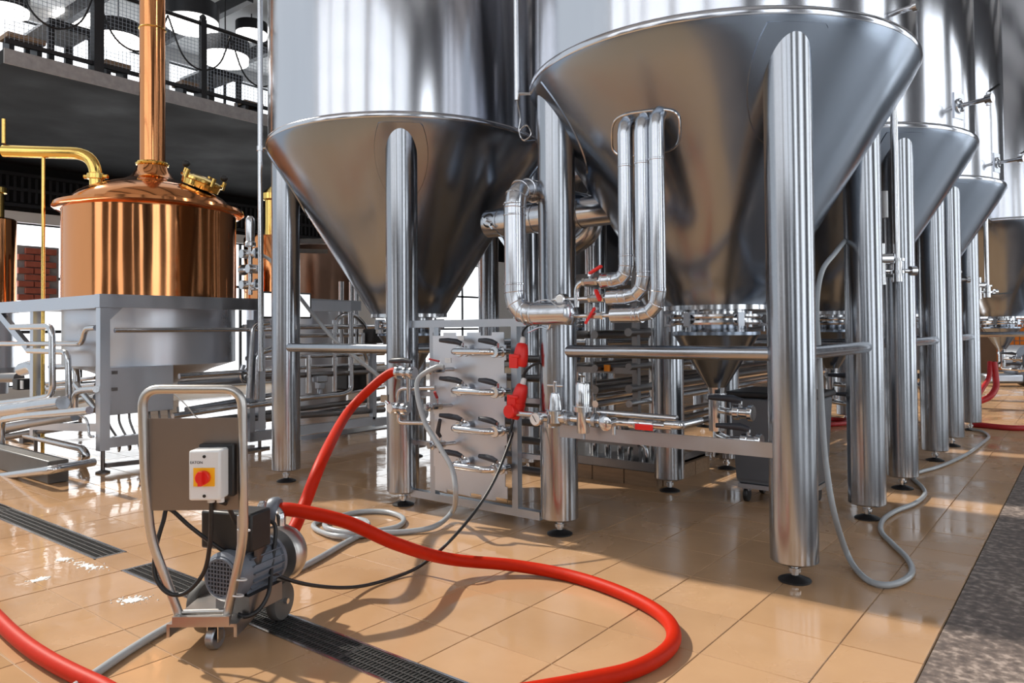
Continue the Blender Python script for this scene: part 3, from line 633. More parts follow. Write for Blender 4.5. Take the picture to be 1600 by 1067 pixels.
hose('power_cable', 'black power cable from the red socket down across the floor to the pump cart',
     [plug_end, plug_end+V((-.01, -.03, -.1)), Yp(800, 680, 3.5), at(775, 745, 4.2), at(745, 795, 4.05), at(700, 848, 3.75), Fp(650, 888, .03), Fp(590, 910, .012), Fp(540, 918, .05), at(480, 913, 3.25), at(430, 898, 3.12), at(395, 880, 3.02), at(350, 861, 2.98), at(300, 825, 2.95), at(264, 795, 2.93), at(255, 815, 2.92), at(243, 860, 2.9), at(243, 900, 2.88), at(262, 926, 2.86), at(290, 926, 2.86), at(318, 895, 2.86), at(328, 850, 2.84), at(330, 800, 2.83), at(331, 775, 2.83)], .0085, 'black', 'cable', 10)
hose('red_hose', 'dark red hose lying across the floor by the last tank legs on the right',
     [Fp(1518, 663, .03), Fp(1540, 665, .03), Fp(1570, 668, .03), Fp(1600, 669, .03), Fp(1660, 668, .03)], .034, 'darkred')
hose('red_hose', 'dark red hose lying on the floor in the shade behind the right front leg',
     [Fp(1283, 660, .03), Fp(1300, 655, .03), Fp(1330, 659, .03), Fp(1300, 663, .03), Fp(1270, 661, .03)], .03, 'darkred')
b0 = at(1553, 566, 11.2)
hose('red_hose', 'red hose looping down from the farthest right tank outlet', [b0, b0+V((.02, -.05, -.2)), at(1556, 605, 11.1), at(1546, 620, 11.0), at(1528, 628, 11)], .045, 'darkred')
hose('red_hose', 'striped thin red hose slanting from the farthest right tank outlet', [b0+V((-.05, 0, 0)), at(1545, 590, 11.1), at(1533, 610, 11.0), at(1526, 625, 10.9)], .035, 'darkred')
hose('cable', 'black cable curving from the farthest right tank outlet to the floor cleaner', [b0, at(1575, 570, 13), at(1592, 560, 15), at(1610, 540, 17)], .02, 'black', 'cable')
# ================================================================== PUMP CART
CART = EYE+ray(320, 900)*2.90; CART.z = 0
t = thing('pump_cart', 'steel pump trolley with tall handle, grey motor and switch box beside the drain', 'cart', CART)
b = MB()
def HU(px, py, d): q = at(px, py, d); return q
hp = [HU(284, 972, 2.90), HU(236, 842, 2.86), HU(226, 740, 2.84), HU(222, 608, 2.84), HU(378, 608, 2.84), HU(380, 740, 2.84), HU(381, 842, 2.86), HU(352, 975, 2.90)]
b.tube(rounded(hp, .07, 7), .0175, 18); hd = b.build('handle_frame', 'cartsteel', t)
part('cross_rod', 'cartsteel', t, lambda b: b.cyl(HU(286, 957, 2.90), HU(356, 955, 2.90), .012, n=12))
pa, pb = HU(231, 654, 2.85), HU(377, 796, 2.85)
wv = (pb-pa).dot(RT_); hz = pa.z-pb.z; cc = (pa+pb)/2
bp_ = part('back_plate', 'brown', t, lambda b: b.box(cc, (wv, .004, hz), YAW))
# motor switch box
bc = HU(330, 738, 2.80); ax3 = (RT_, FW_, Z1)
sw = part('switch_box', 'white', t, lambda b: b.box(bc-FW_*.02, (.118, .085, .185), ax=ax3), bevel=.008)
part('box_back', 'black', sw, lambda b: b.box(bc+FW_*.034+RT_*.012+Z1*.004, (.135, .035, .20), ax=ax3), bevel=.006)
part('yellow_plate', 'yellow', sw, lambda b: b.box(bc-FW_*.0635-Z1*.005, (.078, .005, .068), ax=ax3))['label'] = 'yellow square plate'
kc = bc-FW_*.066-Z1*.005
kn = part('rotary_knob', 'red', sw, lambda b: (b.cyl(kc, kc-FW_*.022, .026, n=24, bev=.003), b.box(kc-FW_*.03, (.014, .02, .052), ax=ax3)))
for dz in (.07, -.075): part('screw', 'black', sw, lambda b: b.cyl(bc+V((0, 0, dz))-FW_*.061, bc+V((0, 0, dz))-FW_*.065, .006, n=10))
for du in (0, .035): part('cable_gland', 'white', sw, lambda b: b.cyl(bc+RT_*du-Z1*.09, bc+RT_*du-Z1*.112, .014, n=12))
fc = bpy.data.curves.new('lettering', 'FONT'); fc.body = 'EATON'; fc.size = .014; fc.extrude = .0004
fo = bpy.data.objects.new('lettering', fc); C.objects.link(fo); fo.data.materials.append(M['charcoal'])
bpy.context.view_layer.update(); lm = bpy.data.meshes.new_from_object(fo.evaluated_get(bpy.context.evaluated_depsgraph_get())); bpy.data.objects.remove(fo)
fo = bpy.data.objects.new('lettering', lm); C.objects.link(fo)
fo.parent = sw; fo.location = (bc-RT_*.053+Z1*.044-FW_*.0632)-t.location; fo.rotation_euler = (PI/2, 0, YAW)
# chassis
bz = .115
b = MB(); b.box(CART+FW_*.19+Z1*bz, (.27, .44, .012), ax=ax3); b.box(CART-FW_*.03+Z1*(bz+.02), (.22, .02, .035), ax=ax3); b.box(CART+FW_*.19+RT_*.13+Z1*(bz-.02), (.012, .44, .05), ax=ax3); b.box(CART+FW_*.19-RT_*.13+Z1*(bz-.02), (.012, .44, .05), ax=ax3)
ch = b.build('chassis', 'cartsteel', t)

# wheels
def wheel(c, ax, r, wd, nm='wheel'):
    wh = part(nm, 'tyre', t, lambda b: b.lathe([(r*.6, -wd/2), (r*.93, -wd/2), (r, -wd*.32), (r, wd*.32), (r*.93, wd/2), (r*.6, wd/2)], c, ax, 32))
    part('hub', 'charcoal', wh, lambda b: b.lathe([(.012, -wd*.3), (r*.62, -wd*.28), (r*.62, wd*.28), (.012, wd*.3)], c, ax, 24))
    part('axle_nut', 'pipe', wh, lambda b: b.cyl(c-V(ax)*wd*.9, c+V(ax)*wd*.9, .012, n=8))
wax = V((math.cos(YAW-.25), math.sin(YAW-.25), 0))
wr = at(438, 930, 3.22); wr.z = .083; wheel(wr, wax, .083, .042)
wl = wr-RT_*.34; wheel(wl, wax, .083, .042)
cs = at(336, 988, 2.93); cs.z = .045
k = part('caster', 'pipe', t, lambda b: (b.box(cs+V((0, 0, .058)), (.07, .07, .006), YAW), b.box(cs+wax*.024+Z1*.025, (.004, .05, .07), YAW), b.box(cs-wax*.024+Z1*.025, (.004, .05, .07), YAW)))
part('caster_wheel', 'dull', k, lambda b: b.cyl(cs-wax*.018, cs+wax*.018, .045, n=24, bev=.005))
# motor along +Y with fan cowl towards the camera
m0 = at(346, 903, 2.93); md = V((-.30, 1, 0)).normalized(); mz = m0.z
mt = part('motor', 'motor', t, lambda b: b.lathe([(.02, .0), (.085, .002), (.098, .015), (.098, .07), (.088, .074), (.088, .26), (.098, .264), (.098, .28), (.05, .285)], m0, md, 32))
mx, my_, _ = frame(md)
for k in range(20):
    a = 2*PI*k/20; d = mx*math.cos(a)+my_*math.sin(a)
    part('cooling_fin', 'motor', mt, lambda b: b.box(m0+md*.167+d*.094, (.004, .18, .018), ax=(md.cross(d), md, d)))
fg = MB()
for k in range(-4, 5):
    h = math.sqrt(max(0, .072**2-(k*.016)**2)); fg.box(m0-md*.006+mx*k*.016, (.0045, .004, 2*h), ax=(mx, md, my_)); fg.box(m0-md*.006+my_*k*.016, (2*h, .004, .0045), ax=(mx, md, my_))
fg.torus(m0-md*.004, .076, .006, md, 32)
q = fg.build('fan_grille', 'motor', mt); part('fan_opening', 'black', mt, lambda b: b.cyl(m0-md*.004, m0+md*.002, .071, n=28))
part('motor_foot', 'darksteel', mt, lambda b: b.box(m0+md*.16-Z1*(mz-bz)*.5-Z1*.04, (.17, .2, max(.02, (mz-bz)-.09)), ax=(mx, md, Z1)))
ph = m0+md*.285
ph_ = part('pump_head', 'cartsteel', t, lambda b: b.lathe([(.06, 0), (.06, .03), (.115, .032), (.122, .045), (.122, .09), (.11, .115), (.06, .125), (.045, .126), (.045, .16)], ph, md, 36))
oc = ph+md*.07+Z1*.10; tp = coup-RT_*.03
part('outlet', 'pipe', ph_, lambda b: (b.tube(rounded([oc, V((oc.x, oc.y, tp.z)), tp], .06), .024, 14), b.cyl(tp-RT_*.06, tp-RT_*.035, .042, n=18, bev=.004)))
part('hose_coupling', 'motor', ph_, lambda b: b.lathe([(.03, -.02), (.052, -.016), (.058, 0), (.058, .02), (.05, .032), (.034, .035)], tp, RT_, 20))
# controller box over the motor
ctl = at(362, 829, 3.0)
cb = part('controller_box', 'black', t, lambda b: b.box(ctl+FW_*.05, (.245, .13, .155), ax=(V((math.cos(.35), math.sin(.35), 0)), V((-math.sin(.35), math.cos(.35), 0)), Z1)), bevel=.01)
part('box_bracket', 'brown', cb, lambda b: b.box(ctl+RT_*.10+FW_*.07-Z1*.06, (.02, .14, .16), ax=(RT_, FW_, Z1)))
part('cable', 'black', t, lambda b: b.tube(spline([bc+RT_*.035-Z1*.11, at(356, 790, 2.87), at(368, 815, 2.92), at(380, 822, 3.0)]), .009, 10))
part('cable', 'black', t, lambda b: b.tube(spline([at(412, 812, 3.16), at(428, 818, 3.16), at(430, 840, 3.14), at(424, 885, 3.08), at(420, 925, 3.02), at(405, 952, 2.98), at(385, 963, 2.95), at(372, 960, 2.95)]), .009, 10))
for px, py in ((381, 828), (376, 905), (371, 930)): part('cable_tie', 'white', hd, lambda b: b.torus(at(px, py, 2.865+.0002*(py-800)), .022, .0035, (0, .2, 1), 16, 6))
part('conduit', 'dull', hd, lambda b: b.tube([at(374, 805, 2.87), at(374, 850, 2.88), at(366, 905, 2.90), at(360, 940, 2.92)], .009, 8))
# ================================================================== DRAINS
def drain(label, x0, x1, joints):
    t = thing('floor_drain', label, 'drain', ((x0+x1)/2, 1.894, 0), 'slotted floor drains')
    part('channel', 'pit', t, lambda b: b.span((x0, 1.81, -.1), (x1, 1.978, -.0035)))
    part('rim_bar', 'pipe', t, lambda b: b.span((x0, 1.806, -.01), (x1, 1.818, .002)))
    part('rim_bar', 'pipe', t, lambda b: b.span((x0, 1.970, -.01), (x1, 1.982, .002)))
    part('rim_bar', 'pipe', t, lambda b: b.span((x0, 1.806, -.01), (x0+.012, 1.982, .0022)))
    part('rim_bar', 'pipe', t, lambda b: b.span((x1-.012, 1.806, -.01), (x1, 1.982, .0022)))
    e = [x0+.012]+joints+[x1-.012]
    for a, c in zip(e[:-1], e[1:]):
        g = MB()
        for k in range(5): y = 1.824+.035*k; g.span((a+.003, y-.002, -.003), (c-.003, y+.002, .0015))
        x = a+.01
        while x < c-.008:
            g.span((x-.0013, 1.820, -.004), (x+.0013, 1.968, .0002)); x += .019
        g.span((a+.002, 1.82, -.003), (a+.007, 1.968, .0015)); g.span((c-.007, 1.82, -.003), (c-.002, 1.968, .0015))
        o = g.build('grating', 'grate', t); o['kind'] = 'stuff'
drain('slotted steel floor drain running under the pump cart to the lower edge', -4.05, -1.2, [-2.30])
drain('slotted steel floor drain on the left, ending short of the cart', -9.2, -4.37, [-6.1, -7.85])
# ================================================================== COPPER KETTLE
KC = V((-7.94, 3.865, 0))
t = thing('copper_kettle', 'large round copper brew kettle with domed lid and tall copper chimney on a steel frame', 'kettle', KC+Z1*.9)
part('body', 'copper', t, lambda b: b.lathe([(.845, 1.56), (.845, 2.49), (.855, 2.53)], KC, n=96))
part('lip', 'copper', t, lambda b: b.lathe([(.84, 2.51), (.90, 2.52), (.93, 2.545), (.92, 2.575), (.84, 2.59), (.76, 2.605)], KC, n=96))
part('dome', 'copper', t, lambda b: b.lathe([(.80, 2.59), (.78, 2.635), (.72, 2.695), (.60, 2.765), (.45, 2.82), (.30, 2.865), (.22, 2.91), (.17, 2.975), (.145, 3.05)], KC, n=96))
part('neck_ring', 'brass', t, lambda b: b.torus(KC+Z1*3.06, .145, .022, n=40))
chm = part('chimney', 'copper', t, lambda b: b.lathe([(.128, 3.02), (.128, 6.8)], KC, n=48))
part('seam_ring', 'brass', chm, lambda b: b.torus(KC+Z1*4.52, .13, .009, n=40, m=6))
part('steel_jacket', 'panel', t, lambda b: b.lathe([(.30, .72), (.60, .86), (.835, .93), (.835, 1.60), (.80, 1.61)], KC, n=96))
hc = KC+V((.50, .28, 2.84)); ha = V((.35, .2, 1)).normalized()
ht = part('manhole', 'brass', t, lambda b: b.lathe([(.19, -.06), (.20, 0), (.22, .01), (.22, .035), (.19, .05), (.08, .07), (.02, .075)], hc, ha, 32))
hx_, hy_, _ = frame(ha)
for a in (.3, 1.6, 2.9, 4.2, 5.5): part('wing_bolt', 'brass', ht, lambda b: b.cyl(hc+(hx_*math.cos(a)+hy_*math.sin(a))*.22, hc+(hx_*math.cos(a)+hy_*math.sin(a))*.22+ha*.09, .022, n=10))
for a in (2.2, 5.0): part('knob', 'black', ht, lambda b: b.ball(hc+(hx_*math.cos(a)+hy_*math.sin(a))*.2+ha*.13, .04))
# stand
FX, FY, FZ = -6.95, 2.935, 1.60
t = thing('kettle_stand', 'square steel frame stand carrying the copper kettle, post with screw foot', 'stand', (FX, FY, 0))
def bar(a, b_, wd=.12, ht=.12, m='panel', nm='frame_bar'): return part(nm, m, t, lambda b: b.beam(a, b_, wd, ht))
bar((FX-.05, FY-.021, FZ-.06), (FX-.05, 5.75, FZ-.06), .1); bar((FX-.101, FY+.03, FZ-.064), (-10.2, FY+.03, FZ-.064), .1)
bar((-8.6, FY+.03, FZ-.06), (-8.6, 5.2, FZ-.06), .1)
def post(x, y, z0=.2):
    q = part('post', 'panel', t, lambda b: b.box((x, y, (z0+FZ-.123)/2), (.085, .085, FZ-.123-z0)))
    part('screw_foot', 'darksteel', q, lambda b: (b.cyl((x, y, .02), (x, y, z0), .018, n=10), b.lathe([(.06, 0), (.06, .012), (.025, .025)], (x, y, 0), n=18)))
post(FX-.05, FY+.03); post(-8.6, FY+.05); post(FX-.05, 4.55)
bar((FX-.05, FY, .265), (FX-.05, 4.6, .265), .08, .09); bar((FX-.1, FY+.03, .4), (-8.6, FY+.03, .3), .05, .07)
bar((-9.7, FY+.02, 1.55), (-8.7, FY+.02, 1.1), .05, .08)
part('corner_gusset', 'panel', t, lambda b: b.prism([(0, 0), (.13, 0), (0, -.13)], (FX-.06, FY+.07, FZ-.12), Y1, Z1, .01))
part('grab_rail', 'pipe', t, lambda b: b.cyl((FX+.02, FY+.1, Xp(200, 516, FX).z), (FX+.02, 4.7, Xp(200, 516, FX).z), .022, n=12))
c0 = Xp(170, 575, FX-.12); c1 = Xp(272, 640, FX-.12)
cab = thing('control_cabinet', 'flat grey steel control cabinet under the copper kettle', 'cabinet', ((FX-.2), (c0.y+c1.y)/2, c1.z))
part('body', 'dull', cab, lambda b: b.span((FX-.4, c0.y, c1.z), (FX-.14, c1.y, c0.z)))
part('door', 'panel', cab, lambda b: b.span((FX-.14, c0.y+.004, c1.z+.004), (FX-.125, c1.y-.004, c0.z-.004)), bevel=.003)
for py in (582, 608): q = Xp(179, py, FX-.12); part('lock', 'darksteel', cab, lambda b: (b.box(q, (.012, .05, .03)), b.cyl(q, q+X1*.012, .01, n=8)))
for k in range(8):
    y = c0.y+.05+k*.095; part('cable', 'darksteel', cab, lambda b: b.tube(spline([(FX-.25, y, c1.z+.01), (FX-.22, y, c1.z-.1), (FX-.16, y+.06, c1.z-.25-.03*(k % 3)), (FX-.3, y+.12, c1.z-.36), (FX-.5, y+.2, c1.z-.3)]), .011, 8))
# second copper vessel and brass pipe at the left edge
LV = Yp(-14, 400, 3.5); LV.z = 0
t = thing('copper_column', 'narrow copper vessel with brass neck at the left picture edge', 'vessel', (LV.x, LV.y, 1.5))
part('body', 'copper', t, lambda b: b.lathe([(.29, 1.55), (.29, 2.78), (.27, 2.8), (.12, 2.82)], LV, n=48))
part('neck', 'brass', t, lambda b: b.lathe([(.1, 2.8), (.1, 3.12), (.13, 3.13), (.13, 3.2), (.08, 3.22)], LV+X1*.16, n=28))
part('steel_base', 'panel', t, lambda b: b.lathe([(.2, .75), (.27, .8), (.27, 1.56)], LV, n=40))
part('flange', 'dull', t, lambda b: (b.lathe([(.3, .72), (.3, .8)], LV, n=28), b.lathe([(.2, .45), (.2, .72)], LV, n=24)))
n0 = at(6, 236, 7.6); n1 = at(120, 238, 7.6); n2 = at(150, 285, 7.6)
bpz = thing('brass_pipe', 'shiny brass pipe bending from the left vessel down to the kettle lid', 'pipe', n1)
part('pipe', 'brass', bpz, lambda b: b.tube(rounded([n0, at(150, 240, 7.6), V((n2.x, n2.y, n2.z-.2))], .28, 9), .062, 24))
part('coupling', 'brass', bpz, lambda b: (b.cyl(n2+Z1*.03, n2+Z1*.09, .085, n=20, bev=.006), b.cyl(n2+Z1*.06-RT_*.12, n2+Z1*.06+RT_*.12, .022, n=10)))
_a = at(68, 244, 7.6); tag(MB().tube([_a, V((_a.x, _a.y, 0))], .018, 12).build('brass_rod', 'brass'), 'thin upright brass rod under the brass pipe', 'rod')
tag(MB().tube([at(6, 186, 7.6), at(6, 224, 7.6)], .02, 12).build('brass_rod', 'brass'), 'short brass rod standing above the pipe at the left edge', 'rod')
# ================================================================== BREWHOUSE PIPEWORK, left of the post
t = thing('brewhouse_pipework', 'tangle of polished pipes on the floor at left, below the copper vessels', 'pipework', Fp(90, 735))
def pl_(y, pts, r, fil=.1, m='pipe', nm='pipe'):
    P = [Yp(a, c, y) for a, c in pts]; return part(nm, m, t, lambda b: b.tube(rounded(P, fil, 6), r, 14))
pl_(2.95, [(-30, 537), (128, 537), (133, 513), (150, 512)], .026)
pl_(2.80, [(18, 511), (81, 510), (82, 618), (60, 623), (-30, 634)], .030)
pl_(2.9, [(44, 548), (106, 550), (108, 632), (90, 640), (-20, 655)], .028)
pl_(2.75, [(-30, 646), (98, 629)], .062, m='clad')
pl_(3.3, [(80, 573), (119, 572), (120, 610)], .035)
pl_(2.85, [(116, 640), (117, 614), (130, 609), (150, 608)], .030)
pl_(2.95, [(-20, 672), (118, 650)], .045, m='dull'); pl_(3.0, [(-20, 688), (120, 664)], .035, m='darksteel')
pl_(2.6, [(2, 755), (2, 656), (40, 650), (140, 641)], .032)
part('pipe', 'pipe', t, lambda b: b.tube(rounded([Yp(-40, 750, 2.40), Yp(80, 734, 2.40), Yp(146, 722, 2.8)], .1), .034, 14))
pl_(3.0, [(40, 680), (130, 701), (136, 712), (130, 724)], .034)
pl_(2.9, [(120, 646), (137, 655), (139, 682), (146, 682)], .012)
pl_(3.2, [(35, 577), (58, 570), (60, 645)], .075, .16, 'clad')
pl_(3.3, [(0, 590), (30, 590)], .06, m='darksteel'); pl_(3.2, [(-10, 660), (150, 620)], .03); pl_(3.4, [(0, 676), (150, 640)], .03, m='darksteel')
pl_(3.5, [(70, 600), (150, 590)], .022); pl_(3.6, [(60, 610), (150, 601)], .022); pl_(3.1, [(118, 600), (150, 640)], .03)
part('gearbox', 'black', t, lambda b: b.box(Yp(36, 600, 3.1), (.16, .16, .12)), bevel=.01); part('gearbox_lid', 'white', t, lambda b: b.box(Yp(34, 601, 2.99), (.07, .01, .09)))
ft = Yp(42, 690, 3.3); part('foot_block', 'darksteel', t, lambda b: (b.box((ft.x, ft.y, ft.z), (.12, .12, .12)), b.cyl((ft.x, ft.y, .03), (ft.x, ft.y, ft.z), .015, n=8), b.lathe([(.06, 0), (.06, .012), (.02, .03)], (ft.x, ft.y, 0), n=14)))
q = Fp(75, 757); tag(MB().span((-8.6, q.y, 0), (q.x, q.y+.16, .19)).build('plinth', 'plinth', bevel=.01), 'low dark stone plinth on the floor at the left edge', 'plinth')
# ================================================================== PIPE RACK behind the left front tank
t = thing('pipe_rack', 'long steel pipe rack with stacked process pipes behind the left front tank', 'rack', (-7.0, 5.2, 0))
def xr_(x, pts, r, m='pipe', fil=.08, nm='pipe'):
    P = [Xp(a, c, x) for a, c in pts]; return part(nm, m, t, lambda b: b.tube(rounded(P, fil, 5), r, 12))
def xb_(x, a, c, wd, ht, m='dull', nm='rack_beam'): return part(nm, m, t, lambda b: b.beam(Xp(*a, x), Xp(*c, x), wd, ht))
xb_(-6.95, (388, 683), (584, 657), .06, .10, 'dull'); xb_(-6.95, (584, 660), (640, 652), .06, .10, 'dull')
xb_(-7.0, (165, 727), (420, 700), .04, .04, 'darksteel'); xb_(-7.3, (385, 702), (600, 668), .3, .05, 'darksteel')
for x in (-6.95, -7.45):
    for px in (392, 583): xb_(x, (px, 500 if px < 400 else 530), (px, 690 if px < 400 else 655), .06, .06, nm='post')
for k, (a, c, r, m) in enumerate((((280, 588), (430, 578), .028, 'pipe'), ((280, 601), (430, 590), .035, 'dull'), ((380, 511), (612, 510), .03, 'pipe'), ((388, 526), (600, 522), .024, 'pipe'),
        ((270, 650), (425, 626), .03, 'pipe'), ((290, 640), (425, 617), .026, 'dull'), ((385, 560), (600, 552), .026, 'pipe'), ((385, 578), (600, 568), .022, 'pipe'), ((385, 590), (600, 580), .03, 'darksteel'),
        ((285, 662), (600, 622), .03, 'darksteel'), ((285, 672), (600, 632), .03, 'pipe'), ((385, 636), (600, 604), .03, 'pipe'), ((385, 655), (600, 640), .035, 'darksteel'))):
    xr_(-7.0-.12*(k % 4), (a, c), r, m)
xr_(-6.9, [(388, 622), (395, 508), (420, 504)], .026); xr_(-6.9, [(400, 624), (402, 552), (424, 545)], .032)
xr_(-6.9, [(548, 488), (549, 610), (535, 616), (470, 622), (388, 634)], .03); xr_(-6.95, [(482, 555), (482, 614)], .03); xr_(-6.95, [(523, 500), (523, 612)], .026)
xr_(-7.0, [(568, 520), (568, 548), (574, 560), (576, 640)], .03); xr_(-7.1, [(380, 570), (375, 583), (378, 596), (420, 592)], .028)
xr_(-7.2, [(525, 520), (525, 500), (535, 492), (555, 492), (572, 510), (575, 540)], .026)
xb_(-7.2, (470, 474), (560, 478), .1, .12, 'dull'); xb_(-7.4, (465, 377), (505, 377), .05, .06, 'pipe'); xb_(-7.4, (465, 392), (510, 393), .05, .05, 'pipe')
for px in (533, 549, 557): xr_(-7.3, [(px, 440), (px, 545)], .03)
part('actuator', 'dull', t, lambda b: (b.box(Xp(500, 592, -6.9), (.1, .14, .07)), b.box(Xp(500, 602, -6.92), (.08, .08, .08)), b.cyl(Xp(500, 606, -6.95), Xp(500, 618, -6.95), .03, n=10)), bevel=.01)
part('drive_box', 'black', t, lambda b: b.box(Xp(552, 590, -7.25), (.3, .42, .28)), bevel=.02)
part('drive_box', 'black', t, lambda b: b.box(Xp(587, 525, -6.95), (.2, .26, .18)), bevel=.02)
for px, py in ((590, 517), (596, 519)): part('lamp_window', 'white', t, lambda b: b.box(Xp(px, py, -6.84), (.01, .05, .06)))
part('cable', 'white', t, lambda b: b.tube(spline([Xp(272, 615, -6.9), Xp(290, 632, -6.85), Xp(305, 650, -6.85), Xp(320, 660, -6.9)]), .006, 6))
# monitor
m0_ = Xp(447, 477, -6.55)
t = thing('monitor', 'white lit screen in a black frame behind the left tank leg', 'monitor', m0_)
part('housing', 'black', t, lambda b: b.box(m0_, (.05, .60, .27)), bevel=.01); part('display', 'screen', t, lambda b: b.box(m0_+X1*.026, (.004, .55, .235))); part('stem', 'dull', t, lambda b: b.cyl((m0_.x-.03, m0_.y, .0), (m0_.x-.03, m0_.y, m0_.z), .03, n=12))
# tall drain pipe beside the left front tank, with a valve tree
q0 = at(407, 300, 6.6)
t = thing('standpipe', 'tall thin steel standpipe left of the left front tank, bracketed to its rim', 'pipe', (q0.x, q0.y, 0))
part('pipe', 'pipe', t, lambda b: b.cyl((q0.x, q0.y, .9), (q0.x, q0.y, 6.4), .024, n=14))
for py in (232,): z = at(407, py, 6.6).z; part('bracket', 'pipe', t, lambda b: (b.cyl((q0.x, q0.y, z-.02), (q0.x, q0.y, z+.02), .032, n=12), b.cyl((q0.x, q0.y, z), (q0.x+.12, q0.y+.05, z), .01, n=8)))
q1 = at(391, 400, 6.7); q1z = V((q1.x, q1.y, 0))
t = thing('valve_tree', 'cluster of small sanitary valves on a short upright beside the kettle', 'valve', q1-Z1*.3)
part('upright', 'pipe', t, lambda b: (b.lathe([(.02, -.35), (.02, .08), (.05, .09), (.05, .12), (.04, .13), (.045, .3), (.04, .34), (.02, .36)], q1, n=16)))
for dz, s in ((.02, 1), (-.12, -1), (-.26, 1)): part('side_valve', 'pipe', t, lambda b: (b.cyl(q1+V((-.14*s, 0, dz)), q1+V((.14*s, .02, dz)), .028, n=12), b.cyl(q1+V((.10*s, .0, dz)), q1+V((.125*s, 0, dz)), .05, n=14), b.cyl(q1+V((-.05*s, -.06, dz)), q1+V((-.05*s, .05, dz)), .04, n=12)))
part('mount', 'pipe', t, lambda b: b.cyl((q1.x, q1.y, q1.z-.3), (q0.x, q0.y, q1.z-.3), .016, n=10))
# copper vessels far behind the left tank leg
vq = at(425, 372, 10.5); t = thing('copper_column', 'small copper vessel half hidden behind the left tank leg', 'vessel', (vq.x, vq.y, 2.0))
part('body', 'copper', t, lambda b: b.lathe([(.38, 1.7), (.38, 2.55), (.36, 2.58)], (vq.x, vq.y, 0), n=40)); part('top', 'brass', t, lambda b: b.lathe([(.1, 2.58), (.1, 3.1), (.14, 3.12), (.14, 3.2), (.03, 3.3)], (vq.x, vq.y, 0), n=24)); part('steel_base', 'panel', t, lambda b: b.lathe([(.37, .6), (.37, 1.7)], (vq.x, vq.y, 0), n=32))
vq = at(497, 420, 12.4); t = thing('steel_vessel', 'brown shaded vessel with rails seen between leg and cone of the left tank', 'vessel', (vq.x, vq.y, 1.6))
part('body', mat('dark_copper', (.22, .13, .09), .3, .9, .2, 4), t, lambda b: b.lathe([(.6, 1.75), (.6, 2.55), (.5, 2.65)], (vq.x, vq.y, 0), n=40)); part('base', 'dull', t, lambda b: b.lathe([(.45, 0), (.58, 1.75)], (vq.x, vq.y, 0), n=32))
# ================================================================== MEZZANINE RAILING, TABLES, LAMPS
RX = -10.06
t = thing('railing', 'black metal balustrade with mesh infill along the mezzanine edge', 'railing', (RX, 8, 4.595))
zr = Xp(330, 42, RX).z; z0_ = 4.72
part('top_rail', 'paint', t, lambda b: b.cyl((RX, 3.15, zr), (RX, 14, zr), .028, n=10)); part('bottom_rail', 'paint', t, lambda b: b.span((RX-.02, 3.15, z0_-.025), (RX+.02, 14, z0_+.025)))
for px, r in ((-20, .03), (152, .06), (317, .04)):
    y = Xp(px, 100, RX).y; q = part('post', 'paint', t, lambda b: b.span((RX-r, y-r, 4.595), (RX+r, y+r, zr+(.6 if r > .05 else .06)))); part('finial', 'paint', q, lambda b: b.ball((RX, y, zr+.09 if r < .05 else zr+.62), .05))
for y in (7.6, 9.2, 10.8, 12.4): part('post', 'paint', t, lambda b: b.span((RX-.03, y-.03, 4.595), (RX+.03, y+.03, zr+.06)))
mh = MB(); y = 3.15
while y < 9.5: mh.span((RX-.002, y-.002, z0_), (RX+.002, y+.002, zr)); y += .05
z = z0_
while z < zr: mh.span((RX-.002, 3.15, z-.002), (RX+.002, 9.5, z+.002)); z += .05
q = mh.build('mesh_infill', 'dull', t); q['kind'] = 'stuff'
for k in range(5):
    y = 3.2+k*.95; part('swag_cable', 'paint', t, lambda b: b.tube(spline([(RX+.02, y, zr-.05), (RX+.02, y+.22, zr-.55), (RX+.02, y+.5, zr-.68), (RX+.02, y+.78, zr-.5), (RX+.02, y+.95, zr-.05)]), .012, 6))
def table(px, py, px2, lab, x=-10.9):
    a = Xp(px, py, x); c = Xp(px2, py+12, x); w_ = c.y-a.y; zt_ = max(a.z, 5.2)
    t = thing('table', lab, 'table', (x-.4, a.y+w_/2, 4.595), 'tables on the mezzanine')
    part('tabletop', 'white', t, lambda b: b.span((x-.9, a.y, zt_-.03), (x, a.y+w_, zt_+.01))); part('apron', 'paint', t, lambda b: b.span((x-.01, a.y, zt_-.09), (x+.03, a.y+w_, zt_)))
    for yy in (a.y+.04, a.y+w_-.04):
        for xx in (x-.04, x-.86): part('leg', 'paint', t, lambda b: b.span((xx-.035, yy-.035, 4.595), (xx+.035, yy+.035, zt_-.03)))
table(76, 28, 150, 'mezzanine table left of the copper chimney, dark frame and pale top')
table(326, 104, 378, 'mezzanine table right of the copper chimney, dark frame and pale top')
def bench(px, py, px2, lab, x=-10.7):
    a = Xp(px, py, x); c = Xp(px2, py+14, x)
    t = thing('bench', lab, 'bench', (x-.15, (a.y+c.y)/2, 4.595), 'benches on the mezzanine')
    part('seat', 'wood', t, lambda b: b.span((x-.32, a.y, a.z-.06), (x, c.y, a.z)))
    for yy in (a.y+.06, c.y-.06): part('leg', 'paint', t, lambda b: b.span((x-.28, yy-.03, 4.595), (x-.04, yy+.03, a.z-.06)))
bench(12, 48, 72, 'brown bench on the mezzanine at the far left behind the railing'); bench(165, 92, 205, 'brown bench on the mezzanine just left of the copper chimney'); bench(285, 124, 326, 'brown bench on the mezzanine just right of the copper chimney'); bench(383, 155, 412, 'brown bench on the mezzanine beside the left front tank')
